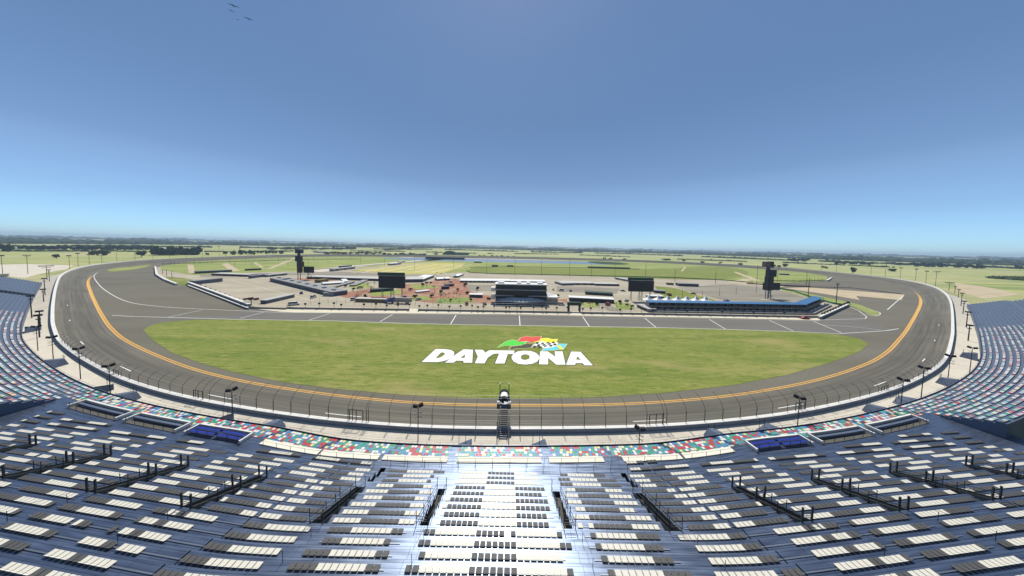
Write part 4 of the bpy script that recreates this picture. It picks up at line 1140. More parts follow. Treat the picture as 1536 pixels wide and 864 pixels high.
shed(378, 417.5, 402, 414.5, 3.5, 4, 'wallblue', 'roofgrey', 'trailer', 'short grey trailer before the pale roofed shed', 0, cat='trailer')
shed(402, 415.5, 431, 412.5, 2.8, 6, 'wallgrey', 'roofpale', 'shed', 'cream roofed shed just left of the left pylon', 2)
shed(368, 406, 392, 405, 2.0, 4, 'leaf2', 'greenroof', 'shed', 'dark green low shed on the infield lawn', 0)
shed(500, 407, 533, 403, 3.0, 6, 'wallgrey', 'roofpale', 'building', 'grey and white block on the camping ground', 3)
shed(512, 401.5, 528, 400.0, 2.2, 5, 'wallnavy', 'roofgrey', 'building', 'small dark block behind the grey camping ground block', 0)
shed(587, 398, 602, 396.5, 2.4, 8, 'wallgrey', 'roofwhite', 'building', 'small white roofed block beside the camping lanes', 2)
shed(600, 394.2, 608, 393.2, 1.8, 6, 'wallgrey', 'roofwhite', 'building', 'tiny white block behind the small white roofed block', 0)
shed(1012-0, 393.5, 1023, 393.9, 2.0, 6, 'wallgrey', 'roofwhite', 'boathouse', 'small white roofed hut at the lake shore', 0) if False else None
shed(711, 394.0, 722, 394.3, 2.2, 8, 'wallgrey', 'roofwhite', 'hut', 'white roofed hut on the near lake shore', 0)
shed(738, 399.8, 747, 399.9, 2.2, 3, 'wallochre', 'greenroof', 'hut', 'left of two dark huts on the oval grass', 0)
shed(761, 400.2, 770, 400.3, 2.2, 3, 'wallochre', 'greenroof', 'hut', 'right of two dark huts on the oval grass', 0)
shed(460, 418.0, 570, 421.5, 2.9, 14, 'wallred', 'roofpale', 'garage', 'long pale roofed garage with dark red front behind the left pylon', 14)
shed(608, 423.5, 634, 423.0, 4.2, 22, 'wallblue', 'roofpale', 'garage', 'broad pale roofed garage right of the left screen', 6)
shed(634.3, 422.8, 651, 416.0, 3.5, 12, 'wallblue', 'roofwhite', 'garage', 'white roofed garage slanting back from the broad garage', 4)
shed(656, 421, 675, 420, 2.5, 10, 'wallgrey', 'roofwhite', 'tent', 'white topped marquee between the two paddock screens', 2, cat='marquee', pitch=1.2)
shed(687, 416.5, 695, 413, 2.2, 6, 'wallblue', 'roofwhite', 'shed', 'small white shed at the mouth of the infield road', 0)
shed(690, 423.5, 766, 424.0, 2.4, 17, 'wallbeige', 'roofwhite', 'garage', 'long white roofed garage behind the central building, left half', 12)
shed(766.5, 424.2, 818, 425.2, 2.4, 14, 'wallblue', 'roofwhite', 'garage', 'long white roofed garage behind the central building, right half', 6)
shed(842, 427.0, 892, 427.6, 2.5, 15, 'wallbeige', 'roofpale', 'garage', 'beige fronted garage right of the central building', 5)
shed(892.5, 428.3, 929, 429.0, 2.6, 11, 'wallblue', 'roofpale', 'garage', 'pale roofed garage end with a blue grey front', 4)
shed(832, 424.5, 843, 428.0, 2.2, 14, 'wallblue', 'roofgrey', 'shed', 'grey shed closing the left end of the beige garage', 0)
shed(922, 418.5, 941, 422.2, 2.4, 6, 'wallgrey', 'roofpale', 'shed', 'pale shed slanting behind the right screen', 2)
shed(1018, 429, 1048, 430, 3.6, 7, 'wallblue', 'roofgrey', 'building', 'grey block standing alone on the right paddock lot', 4)
shed(1201-200, 427.2, 1010.5, 427.6, 2.2, 4, 'wallochre', 'greenroof', 'hut', 'small dark hut left of the lone grey block', 0)
shed(981, 439.2, 998, 440.5, 3.4, 6, 'wallblue', 'roofgrey', 'shed', 'grey shed directly right of the right screen', 2)
shed(974, 448.0, 996, 448.6, 3.8, 6, 'wallgrey', 'roofwhite', 'shed', 'white roofed shed below the right screen', 3)
shed(704, 446, 723, 446.5, 4.0, 5, 'wallblue', 'roofwhite', 'building', 'small white block left of the central building', 2)
shed(512, 420.5, 516, 424, 1.5, 4, 'wallgrey', 'roofwhite', 'shed', 'tiny white shed in front of the red fronted garage', 0)
shed(480, 424.0, 493, 422.0, 3.4, 6, 'wallochre', 'wallochre', 'building', 'ochre cube beside the white swoop roof', 0)
shed(485, 427.5, 516, 425.5, 2.0, 12, 'wallblue', 'roofwhite', 'building', 'white swooping roof behind the slanting garage', 3, pitch=0.8)
shed(533, 429.5, 552, 421.5, 1.6, 5, 'wallbeige', 'roofgrey', 'shed', 'grey covered walk slanting behind the palms', 5)
shed(497, 433.5, 532, 424.0, 1.4, 4, 'wallbeige', 'roofgrey', 'shed', 'long grey covered walk behind the slanting garage', 7)
shed(557, 438.5, 590, 436.0, 3.4, 5, 'greenroof', 'greenroof', 'building', 'green building half hidden under the left screen', 0)
shed(663, 434, 674, 433.5, 3.5, 4, 'wallnavy', 'screen', 'kiosk', 'black kiosk on the red paving', 0, cat='kiosk')
shed(668, 430, 681, 429, 2.6, 3, 'wallnavy', 'screen', 'kiosk', 'black kiosk behind the other on the red paving', 0, cat='kiosk')
shed(626, 439.8, 645, 437.5, 0.5, 4, 'roofwhite', 'roofwhite', 'canopy', 'low white canopy on the red paving', 0, cat='canopy')
shed(1170, 392.5, 1180, 392.9, 1.6, 6, 'wallgrey', 'roofwhite', 'building', 'white shed on the plain beyond the right pylon', 0) if False else None
shed(1171, 412.2, 1184, 412.8, 1.6, 5, 'wallblue', 'roofblue', 'shed', 'blue roofed hut on the far right island grass', 0)
shed(802-40, 387.6, 783, 388.1, 1.8, 10, 'leaf2', 'greenroof', 'shed', 'dark low shed on the far lake shore', 0) if False else None
shed(638, 388.4, 696, 389.6, 3.0, 12, 'greenroof', 'greenroof', 'grandstand', 'long dark green stand on the far side of the lake', 0)
shed(802, 387.8, 882, 389.6, 1.6, 10, 'greenroof', 'greenroof', 'grandstand', 'low dark stand behind the right half of the lake', 0)
shed(882, 402.2, 945, 403.8, 2.2, 4, 'wallochre', 'greenroof', 'hedge_wall', 'dark low screen along the near side of the reeds', 0, cat='screen')
shed(470, 378.5, 480, 379.5, 2.0, 20, 'wallgrey', 'roofpale', 'warehouse', 'pale warehouse beyond the back straight, right of the left pylon', 0)
shed(20, 373.8, 32, 373.6, 1.6, 10, 'roofwhite', 'roofpale', 'building', 'white low building among the far left trees', 0)
shed(0, 415, 13, 414.5, 3.5, 4, 'roofpale', 'roofpale', 'kiosk', 'cream kiosk at the left edge beyond the far stand', 0, cat='kiosk')
shed(1357-50, 406.6, 1258, 406.3, 1.0, 6, 'roofwhite', 'roofwhite', 'shed', 'x', 0) if False else None
# far arched hall
P = G(664, 382.0, 0); t = thing('arched_hall', 'grey arched roof hall beyond the back straight', 'hall', tuple(P))
w = PX(P)[2]/F; mb = MB(); n = 12
for i in range(n):
    a, b = math.pi*i/n, math.pi*(i+1)/n; r = 10*w; hh = 6*w
    f = lambda q, y: (r-r*math.cos(q), y, hh*math.sin(q))
    mb.add([f(a, 0), f(b, 0), f(b, 30), f(a, 30)], [(0, 1, 2, 3)]); mb.add([f(a, 0.1), f(b, 0.1), (r, 0.1, 0)], [(0, 1, 2)])
mb.build('roof', 'greenroof', t); MB().box(2*r, 2*r+18*w, 2, 24, 0, 3.8*w).build('annex', 'greenfence', t)

# central building: three glazed floors over a curved drum
A = G(742.5, 454.5, 0.1); B = G(820, 456.2, 0.1); L = (B-A).length; a = math.atan2((B-A).y, (B-A).x)
hT = hgt(A, 424.5)*0.97
cbd = thing('press_building', 'three storey dark glass building with white roof above the pit wall', 'building', tuple(A), a)
MB().box(0.3, L-0.3, 0.5, 9, 0, hT-0.6).build('wall', 'wallnavy', cbd)
MB().box(-0.3, L+0.3, -0.5, 9.2, hT-0.6, hT).build('roof', 'roofwhite', cbd)
for k in range(3):
    z0 = hT*(0.08+0.30*k)
    MB().box(0, L, 0.2-0.9, 0.49, z0, z0+0.45).build('balcony', 'roofpale', cbd)
    nwin = 12
    for i in range(nwin):
        x0 = 0.4+(L-0.8)*i/nwin; x1 = 0.4+(L-0.8)*(i+1)/nwin-0.18
        MB().box(x0, x1, 0.38, 0.495, z0+0.4, z0+hT*0.30-0.05).build('window', 'glass' if (i+k) % 5 else 'wallnavy', cbd)
    rl = MB(); rl.box(0, L, -0.72, -0.66, z0+0.9, z0+1.4); rl.build('balcony_rail', 'seatdark', cbd)
MB().box(L*0.36, L*0.64, -0.95, 0.2, hT*0.05, hT*0.66).build('centre_bay', 'glass', cbd)
for x0, x1, m_ in ((0.05, 0.17, 'roofwhite'), (0.42, 0.5, 'white'), (0.6, 0.68, 'white'), (0.82, 0.93, 'roofwhite')):
    MB().box(L*x0, L*x1, 2, 7, hT, hT+0.9).build('roof_plant', m_, cbd)
for s0, s1, z0, z1 in ((-3.0, -0.1, 7.6, 10.2), (-3.0, -0.1, 2.2, 5.2)): MB().box(s0, s1, 1, 6, z0*hT/13, z1*hT/13).build('side_wing', 'white', cbd)
mb = MB(); mb.add([(L+0.1, 0.5, hT*0.36), (L+8, 0.5, hT*0.36), (L+8, 6, hT*0.42), (L+0.1, 6, hT*0.55), (L+0.1, 0.5, hT*0.30), (L+8, 0.5, hT*0.30), (L+8, 6, hT*0.30), (L+0.1, 6, hT*0.30)],
                  [(0, 1, 2, 3), (4, 7, 6, 5), (0, 4, 5, 1), (1, 5, 6, 2), (2, 6, 7, 3), (3, 7, 4, 0)]); mb.build('side_wing', 'white', cbd)
MB().box(L+0.1, L+8, 1.2, 5.5, 0, hT*0.29).build('side_wall', 'wallbeige', cbd)
# drum with striped canopy
nn = 18; mb = MB(); cp = MB(); st = MB(); rx, ry, hd = L*0.49, 8.0, hT*0.20
for i in range(nn):
    q0 = math.pi*(1+i/nn); q1 = math.pi*(1+(i+1)/nn)
    f = lambda q, k, z: (L/2+rx*k*math.cos(q), -1.0+ry*k*math.sin(q), z)
    mb.add([f(q0, 1, 0), f(q1, 1, 0), f(q1, 1, hd), f(q0, 1, hd)], [(0, 1, 2, 3)])
    cp.add([f(q0, 1, hd), f(q1, 1, hd), f(q1, 0.30, hd+2.2), f(q0, 0.30, hd+2.2)], [(0, 1, 2, 3)])
    qa, qb = q0+(q1-q0)*0.15, q0+(q1-q0)*0.70
    st.add([f(qa, 0.97, hd+0.19), f(qb, 0.97, hd+0.19), f(qb, 0.42, hd+1.92), f(qa, 0.42, hd+1.92)], [(0, 1, 2, 3)])
mb.build('drum_wall', 'wallnavy', cbd); c_ = cp.build('drum_roof', 'roofgrey', cbd); st.build('roof_panel', 'white', c_)

# portal gate
A = G(851.5, 466.5, 0.1); B = G(870.5, 467, 0.1); Lg = (B-A).length; hg = hgt(A, 453)
t = thing('portal_gate', 'dark square portal gate at the pit wall gap', 'gate', tuple(A))
for x0 in (0, Lg-1.1): MB().box(x0, x0+1.1, -0.7, 0.7, 0, hg-2).build('pillar', 'wallnavy', t)
MB().box(-0.3, Lg+0.3, -0.9, 0.9, hg-2, hg).build('beam', 'greenroof', t)

# blue suites right of it
t, Ls, hs = shed(854, 451.5, 921, 455, 5.2, 7, 'wallnavy', 'roofwhite', 'building', 'navy walled hospitality block with a white roof behind the portal gate', 8, door='glass')
shed(878, 441.5, 919, 444, 3.2, 8, 'greenroof', 'greenroof', 'building', 'dark green roofed block behind the navy hospitality block', 5)
for i in range(8):
    x = 884+i*4.6; P = G(x, 441.2+i*0.25, 0.1)

# screens
def big_screen(xl, xr, yt_, ybm, xb, yb, ybar, label):
    P = G(xb, yb, 0.1); w = PX(P)[2]/F; W_ = (xr-xl)*w; h1 = hgt(P, yt_); h0 = hgt(P, ybm); hb = hgt(P, ybar)
    cx = ((xl+xr)/2-xb)*w
    t = thing('video_screen', label, 'video screen', tuple(P), 0, 'big screens on steel legs')
    s = MB().box(cx-W_/2, cx+W_/2, -0.8, 0.8, h0, h1).build('screen', 'screen', t)
    MB().box(cx-W_/2+0.2, cx+W_/2-0.2, -0.83, -0.803, h0+0.2, h1-0.3).build('display', 'screen', s)
    MB().box(cx-W_/2-0.6, cx+W_/2-0.4, -0.7, 0.9, h1+0.25, hb).build('sign_bar', 'greenroof', t)
    for q in (-0.38, -0.05, 0.05, 0.38):
        mb = MB(); x = cx+q*W_
        mb.tube((x, -0.5, 0), (x, -0.5, h0+0.01), 0.16); mb.tube((x, 2.0, 0), (x, 0.6, h0), 0.16)
        for k in range(3): mb.tube((x, -0.5, h0*k/3), (x, 1.5-0.3*k, h0*(k+1)/3), 0.07, n=4)
        mb.build('leg', 'steelgrey', t)
big_screen(568.5, 607.5, 414, 432, 590, 447, 408.8, 'big dark screen on legs above the left paddock fan zone')
big_screen(942, 979, 421, 437.3, 960, 451, 416.5, 'big dark screen on legs above the right paddock')
def pylon(xb, yb, parts, label, sc_px, legs_top, legs):
    P = G(xb, yb, 0.1); w = PX(P)[2]/F
    t = thing('scoring_pylon', label, 'scoring tower', tuple(P), 0, 'scoring pylons')
    for x0, x1, y0, y1, m_, nm in parts:
        MB().box((x0-xb)*w, (x1-xb)*w, -1.6, 1.6, hgt(P, y1), hgt(P, y0)).build(nm, m_, t)
    hl = hgt(P, legs_top)
    for lx in legs:
        MB().tube(((lx-xb)*w, -0.8, 0), ((lx-xb)*w, -0.8, hl), 0.35).build('leg', 'steelgrey', t)
    x0, x1, y0, y1 = sc_px
    P2 = G((x0+x1)/2, yb-0.6, 0.1); w2 = PX(P2)[2]/F; h0, h1 = hgt(P2, y1), hgt(P2, y0)
    t2 = thing('video_screen', 'smaller screen on one leg behind the '+label.split(' scoring')[0], 'video screen', tuple(P2), 0, 'big screens on steel legs')
    hw = (x1-x0)*w2/2
    s = MB().box(-hw, hw, -0.5, 0.5, h0, h1).build('screen', 'screen', t2)
    MB().box(-hw+0.15, hw-0.15, -0.53, -0.503, h0+0.15, h1-0.15).build('display', 'screen', s)
    MB().tube((-hw*0.2, 0.2, 0), (-hw*0.2, 0.2, h0), 0.35).build('leg', 'steelgrey', t2)
    MB().tube((hw*0.6, 3, 0), (-hw*0.2, 0.4, h0), 0.2).build('brace', 'steelgrey', t2)
pylon(449, 420, [(445, 454.5, 374, 380, 'wallnavy', 'top_sign'), (448.7, 449.6, 380, 384, 'steel', 'mast'), (445, 453, 384, 391.8, 'screen', 'score_box'), (447.3, 453, 391.8, 401, 'wallnavy', 'score_column'),
                 (453.1, 455, 392.2, 400, 'wallred', 'side_sign'), (447.5, 452.5, 401, 409, 'wallred', 'lower_column')], 'left pylon scoring tower with a red lower column', (456, 471, 399.8, 409.2), 409, (448, 451.6))
pylon(1151, 448, [(1142, 1149.5, 392.6, 400.5, 'pink', 'sign_panel'), (1149.6, 1154.4, 392.2, 401.3, 'screen', 'top_sign'), (1148.6, 1149.4, 401, 405, 'steel', 'mast'), (1148, 1159.5, 404.6, 414.8, 'screen', 'score_box'), (1147.2, 1153, 414.9, 435.5, 'screen', 'score_column'),
                  (1153.1, 1156, 414.9, 435, 'wallred', 'side_sign')], 'right pylon scoring tower with a faded red top sign', (1143.5, 1168, 424, 434.8), 435.5, (1146.5, 1150, 1154))

# blue roofed suites
def suites(P0, P1, label, n):
    A = G(*P0, 0.1); B = G(*P1, 0.1); d = B-A; L = d.length; a = math.atan2(d.y, d.x); h = 6.2
    t = thing('suite_building', label, 'building', tuple(A), a)
    MB().box(0, L, 5, 8.6, 0, h-0.8).build('wall', 'wallgrey', t)
    mb = MB(); mb.add([(-0.5, 3.6, h-0.5), (L+0.5, 3.6, h-0.5), (L+0.5, 9.0, h-0.1), (-0.5, 9.0, h-0.1), (-0.5, 3.6, h-0.65), (L+0.5, 3.6, h-0.65), (L+0.5, 9.0, h-0.25), (-0.5, 9.0, h-0.25)],
                      [(0, 1, 2, 3), (4, 7, 6, 5), (0, 4, 5, 1), (1, 5, 6, 2), (2, 6, 7, 3), (3, 7, 4, 0)]); mb.build('roof', 'roofblue', t)
    MB().box(0, L, 2.6, 5.0, 2.9, 3.3).build('upper_deck', 'roofgrey', t)
    MB().box(0, L, -0.8, 2.4, 0.0, 1.0).build('terrace', 'roofgrey', t)
    MB().box(0, L, 2.5, 2.6, 3.3, 4.2).build('upper_rail', 'seatdark', t)
    MB().box(0, L, 0.6, 0.8, 1.0, 1.9).build('lower_rail', 'wallblue', t)
    for i in range(n):
        x = (i+0.5)*L/n
        MB().box(x-L/n*0.32, x+L/n*0.32, 4.9, 4.995, 0.7, 2.6).build('window', 'glass', t)
        MB().box(x-L/n*0.38, x+L/n*0.38, 4.9, 4.995, 3.4, 5.2).build('window', 'pink' if i % 3 == 1 else 'glass', t)
        MB().box(x-L/n*0.30, x+L/n*0.24, 1.4, 1.9, 1.0, 1.9).build('awning', 'cream' if i % 4 else 'white', t)
        MB().tube((x+L/n/2, 2.7, 0), (x+L/n/2, 3.6, h-0.5), 0.12, n=5).build('column', 'steelgrey', t)
    return t, L
t, Lsu = suites((979, 468.3), (1219, 471.8), 'long suite building with a straight blue roof facing the pits', 24)
suites((1219.3, 471.6), (1245, 458.8), 'blue roofed suite wing bending back at the right end', 5)
A = G(979, 468.3, 0.1); B = G(1219, 471.8, 0.1)
for i in range(7):   # white tent peaks behind the roof
    f = 0.03+i*0.062; P = A+(B-A)*f+Vector((0, 11.5, 0)); s = 3.2
    t = thing('peaked_tent', ordn(i)+' white peaked tent from the left behind the blue roof', 'tent', tuple(P), 0, 'white tents behind the blue roof')
    mb = MB(); mb.add([(-s, -s, 5.6), (s, -s, 5.6), (s, s, 5.6), (-s, s, 5.6), (0, 0, 9.2), (-s*0.35, -s*0.35, 7.0), (s*0.35, -s*0.35, 7.0), (s*0.35, s*0.35, 7.0), (-s*0.35, s*0.35, 7.0)],
                      [(0, 1, 6, 5), (1, 2, 7, 6), (2, 3, 8, 7), (3, 0, 5, 8), (5, 6, 4), (6, 7, 4), (7, 8, 4), (8, 5, 4)]); mb.build('canopy', 'white', t)
    for x, y in ((-s, -s), (s, -s), (s, s), (-s, s)): MB().tube((x*0.95, y*0.95, 0), (x*0.95, y*0.95, 5.7), 0.08, n=4).build('tent_pole', 'steelgrey', t)
shed(955, 460.5, 972, 468, 4.2, 5, 'wallgrey', 'roofpale', 'shed', 'pale roofed block at the left end of the suites', 2)
shed(1222-60, 459.4, 1172, 459.7, 0.4, 1, 'wallgrey', 'roofgrey', 'shed', 'x') if False else None
# ochre trailer row and the lorry
shed(533, 452.5, 578, 453.8, 4.4, 4.5, 'wallochre', 'roofpale', 'trailer', 'long ochre sided trailer in front of the left screen', 0, cat='trailer')
def lorry():
    A = G(576, 455.0, 0.1); t = thing('lorry', 'lorry with a navy cab and grey trailer in front of the left screen', 'lorry', tuple(A), R(-1))
    MB().box(7.5, 18, 0, 2.6, 1.0, 3.9).build('trailer_box', 'roofgrey', t)
    mb = MB(); mb.add([(0.2, 0.1, 0.7), (6.6, 0.1, 0.7), (6.6, 2.5, 0.7), (0.2, 2.5, 0.7), (0.2, 0.1, 1.8), (2.4, 0.1, 2.0), (3.6, 0.1, 3.6), (6.6, 0.1, 3.9), (0.2, 2.5, 1.8), (2.4, 2.5, 2.0), (3.6, 2.5, 3.6), (6.6, 2.5, 3.9)],
        [(0, 1, 7, 6, 5, 4), (3, 8, 9, 10, 11, 2), (0, 4, 8, 3), (4, 5, 9, 8), (5, 6, 10, 9), (6, 7, 11, 10), (7, 1, 2, 11), (0, 3, 2, 1)])
    cb_ = mb.build('cab', 'bluepaint', t); MB().box(3.7, 5.0, 0.04, 0.095, 2.2, 3.3).build('window', 'glass', cb_)
    for x in (1.6, 5.6, 9.5, 15.0, 16.3):
        wv = MB().tube((x, -0.02, 0.55), (x, 0.35, 0.55), 0.55, n=12).build('wheel', 'rubber', t)
lorry()
def car(x, y, yaw, col, label, L=4.6, name='parked_car', cat='car', van=False):
    P = G(x, y, 0.1); t = thing(name, label, cat, tuple(P), yaw)
    W_ = 0.9; h1 = 0.95 if not van else 1.2; h2 = 1.5 if not van else 2.2
    mb = MB(); mb.box(-L/2, L/2, -W_, W_, 0.3, h1)
    body = mb.build('body', col, t)
    x0, x1 = (-L*0.32, L*0.22) if not van else (-L*0.48, L*0.32)
    mb = MB(); mb.add([(x0, -W_*.95, h1), (x1, -W_*.95, h1), (x1, W_*.95, h1), (x0, W_*.95, h1), (x0+.5, -W_*.8, h2), (x1-.6, -W_*.8, h2), (x1-.6, W_*.8, h2), (x0+.5, W_*.8, h2)],
                      [(0, 1, 5, 4), (1, 2, 6, 5), (2, 3, 7, 6), (3, 0, 4, 7)]); mb.build('window', 'glass', t)
    MB().box(x0+.45, x1-.55, -W_*.8, W_*.8, h2-0.02, h2+0.04).build('roof', col, t)
    for sx in (-L*.32, L*.32):
        for sy in (-W_, W_): MB().tube((sx, sy-0.1, 0.33), (sx, sy+0.1, 0.33), 0.33, n=12).build('wheel', 'rubber', t)
car(441, 457.5, R(25), 'roofwhite', 'white van parked near the left end of the pit wall', 6.2, 'van', 'van', True)
car(1207, 478.2, 0, 'redpaint', 'red car parked at the right end of the pit wall', 4.8)
car(763+327, 452.0, R(20), 'bluepaint', 'dark blue car alone on the lot behind the blue roof', 4.6)
car(745, 447, R(90), 'roofwhite', 'white car beside the left wing of the central building') if False else None
# red canopy by the pit entry
P = G(377, 458.3, 0.1); t = thing('red_canopy', 'dark red umbrella shaped canopy behind the pit entry wall', 'canopy', tuple(P))
MB().tube((0, 0, 0), (0, 0, 3.6), 0.25).build('post', 'steelgrey', t)
mb = MB()
for i in range(5): mb.box(-4+i*1.7, -2.8+i*1.7, -1.2+0.4*(i % 2), 1.0, 3.6+0.3*(i % 2), 4.5+0.3*(i % 3))
mb.build('roof', 'wallred', t)

def guard(pts, h, m_, label, posts=0, z=0.1):
    P = [G(x, y, z) for x, y in pts]; o_ = P[0].copy(); t = thing('guard_rail', label, 'barrier', tuple(o_), 0, 'rails and fences of the infield')
    mb = MB(); acc = []
    for p, q in zip(P, P[1:]):
        d = (q-p).normalized(); n = Vector((-d.y, d.x, 0))*0.15
        a, b, c, e = p-o_-n, q-o_-n, q-o_+n, p-o_+n; z0, z1 = Vector((0, 0, h*0.35)), Vector((0, 0, h))
        mb.add([a+z0, b+z0, c+z0, e+z0, a+z1, b+z1, c+z1, e+z1], [(0, 3, 2, 1), (4, 5, 6, 7), (0, 1, 5, 4), (1, 2, 6, 5), (2, 3, 7, 6), (3, 0, 4, 7)])
        k = max(1, int((q-p).length/8)); acc += [p-o_+(q-p)*i/k for i in range(k)]
    mb.build('rail', m_, t)
    for p in acc[:70]: 
        MB().box(-0.14, 0.14, -0.14, 0.14, 0, h*(2.2 if posts else 1.0)).build('post', 'steel', t, tuple(p))
guard([(700, 406.5), (705, 409.5), (740, 411.5), (900, 414.8), (1010, 417.3), (1084, 421), (1130, 425)], 1.6, 'greenfence', 'dark green rail along the near edge of the oval grass')
guard([(705, 401.5), (760, 400.6), (880, 402.3), (960, 404.3)], 1.3, 'greenfence', 'dark rail along the far edge of the oval grass')
guard([(244, 397), (300, 394.5), (400, 391.5), (470, 389.5), (540, 389)], 1.4, 'steelgrey', 'grey rail with tall posts on the left infield', 1)
guard([(1160, 422), (1200, 422.5), (1238, 421)], 1.4, 'greenfence', 'dark rail with tall posts around the far right grass', 1)
guard([(450, 406.5), (520, 401.5), (600, 394.5), (650, 391.2)], 1.2, 'steelgrey', 'grey rail beside the camping road')
guard([(1216, 430.9), (1276, 432.5), (1352, 441.5)], 1.0, 'steelgrey', 'low grey rail along the far edge of the sand')
guard([(620, 386.3), (760, 388.2), (880, 391)], 1.4, 'steelgrey', 'grey rail on the far lake shore')
for i, (x, yb, yt) in enumerate([(262, 398, 391), (292, 397, 389), (318, 396, 389), (345, 395, 387), (352, 400, 392), (368, 394, 386), (378, 399, 391), (396, 393, 386), (418, 392, 385), (432, 400, 391), (462, 398, 388), (471, 391, 384), (492, 396, 386), (512, 391, 384), (528, 389.5, 382)]):
    lamp_pole(x, yb, yt, ordn(i)+' slim pole from the left on the left infield lawns', 0, 'none', r=0.16, group='thin infield light poles')
vr = random.Random(3); VC = ['roofwhite', 'bluepaint', 'wallgrey', 'redpaint', 'black', 'roofpale']; VN = {'roofwhite': 'white', 'bluepaint': 'navy', 'wallgrey': 'grey', 'redpaint': 'red', 'black': 'black', 'roofpale': 'silver'}
for i, (x, y) in enumerate([(531, 450.5), (607, 446.5), (628, 450), (700, 457), (727, 457), (835, 455), (842, 457.5), (934, 437), (940, 452), (912, 458), (868, 448), (830, 435), (842, 436.5), (856, 437), (1040, 441), (1004, 443.5), (646, 424.5), (676, 423.5), (470, 447), (452, 440.5), (548, 449.2), (560, 436.2)]):
    c_ = VC[i % 6]; car(x, y, vr.uniform(0, 3.1), c_, VN[c_]+' vehicle, '+ordn(i)+' in the paddock list going by column', 4.6, van=i % 3 == 0)

# ------------------------------------------------------------------ trees
def crown_mesh(seed, leaf, n=150, flat_=1.0):
    r_ = random.Random(seed); mb = MB(); cl = []
    for i in range(9):
        a = r_.uniform(0, 6.28); q = r_.uniform(0.15, 0.62); cl.append((math.cos(a)*q, math.sin(a)*q, r_.uniform(0.38, 0.8), r_.uniform(0.22, 0.36)))
    for i in range(n*2):
        c = r_.choice(cl); v = Vector((r_.gauss(0, 1), r_.gauss(0, 1), r_.gauss(0, 1))).normalized()*c[3]*r_.uniform(0.55, 1.08)
        P = Vector((c[0]+v.x, c[1]+v.y, c[2]+v.z*0.62)); s = r_.uniform(0.07, 0.13)
        u_ = Vector((r_.gauss(0, 1), r_.gauss(0, 1), r_.gauss(0, .6))).normalized(); w_ = u_.orthogonal().normalized()
        mb.add([P-u_*s-w_*s*.6, P+u_*s*.9-w_*s*.7, P+u_*s+w_*s*.6, P-u_*s*.8+w_*s*.8], [(0, 1, 2, 3)])
    me = bpy.data.meshes.new('crown'); me.from_pydata(mb.v, [], mb.f); me.materials.append(M[leaf]); return me
CR = [crown_mesh(i, 'leaf1') for i in range(4)]; CRD = [crown_mesh(10+i, 'leaf2', 190) for i in range(4)]
mb = MB(); mb.tube((0, 0, 0), (0.01, 0.01, 0.36), 0.045, 0.03); mb.tube((0.01, 0.01, 0.34), (0.25, 0.1, 0.62), 0.022, 0.01, n=5); mb.tube((0.01, 0.01, 0.34), (-0.22, 0.15, 0.6), 0.022, 0.01, n=5); mb.tube((0.01, 0.01, 0.34), (0.02, -0.22, 0.66), 0.022, 0.01, n=5)
TR = bpy.data.meshes.new('trunk'); TR.from_pydata(mb.v, [], mb.f); TR.materials.append(M['bark'])
def tree(x, y, hpx, wpx, label, dark=False, group='trees on the plain around the circuit', trunk=True, name='tree'):
    P = G(x, y, -0.05); w = PX(P)[2]/F; h = hpx*w; ww = wpx*w*0.62
    # wide angle: real crown width is what the sight line spans
    ww = ww*math.cos(math.atan(abs(P.x)/P.y))**0.6
    t = thing(name, label, 'tree', tuple(P), 0, group); i = int(x*7+y*3) % 4
    c = link('crown', (CRD if dark else CR)[i], t); c.scale = (ww, ww, h); c.rotation_euler = (0, 0, (x*1.7) % 6.28)
    if not trunk: c.location = (0, 0, -0.22*h)
    k = link('trunk', TR, t); k.scale = (h*0.9, h*0.9, h)
    return t
def trow(x0, x1, y0, y1, n, hpx, wpx, where, dark=True, trunk=False):
    for i in range(n):
        f = (i+0.5)/n; x = x0+(x1-x0)*f+rng.uniform(-1, 1)*(x1-x0)/n*0.25; y = y0+(y1-y0)*f+rng.uniform(-.4, .4)
        tree(x, y, hpx*rng.uniform(0.8, 1.15), wpx*rng.uniform(0.85, 1.2), ordn(i)+' tree from the left in the '+where, dark, trunk=trunk)
trow(32, 112, 374, 374.5, 9, 9, 15, 'long dark tree row at the far left')
trow(116, 148, 374.5, 375, 4, 10, 14, 'dense clump right of the long left row')
trow(150, 232, 375, 375, 8, 8.5, 14, 'dark row behind the far left bend')
trow(232, 298, 382.5, 382.5, 15, 16, 17, 'tall dark block of trees above the left bend')
trow(131, 166, 383, 383, 4, 9.5, 13, 'grey green clump beyond the left bend', False)
trow(349, 383, 382, 382, 4, 10, 12, 'clump beyond the back straight left of the pylon', False)
trow(388, 424, 380.5, 380.5, 4, 6, 11, 'low clump just left of the pylon', False)
trow(486, 530, 381, 381, 5, 5, 11, 'bushy row right of the pylon', False)
trow(530, 572, 381, 381.2, 5, 5, 10, 'row between the pylon and the left screen', False)
trow(574, 637, 383.5, 384, 8, 6, 9, 'row of bushes along the far lake shore', False)
trow(400, 535, 374.5, 374, 14, 5, 12, 'dark belt beyond the back straight')
trow(571, 620, 375, 375, 6, 4.5, 10, 'dark belt above the left screen')
trow(1183, 1212, 391.5, 392, 3, 6, 11, 'dark clump right of the right pylon')
trow(1253, 1307, 396, 397, 6, 5.5, 11, 'dark belt beyond the far right bend')
trow(1336, 1364, 397.5, 398, 3, 5, 11, 'small belt beyond the right bend poles')
trow(1369, 1419, 400, 400.5, 5, 8.5, 13, 'tall clump beyond the right bend poles')
trow(1434, 1477, 402, 402.5, 4, 8.5, 15, 'broad dark clump on the right plain')
trow(650, 700, 381.5, 382, 4, 4, 9, 'bushes around the arched hall', False)
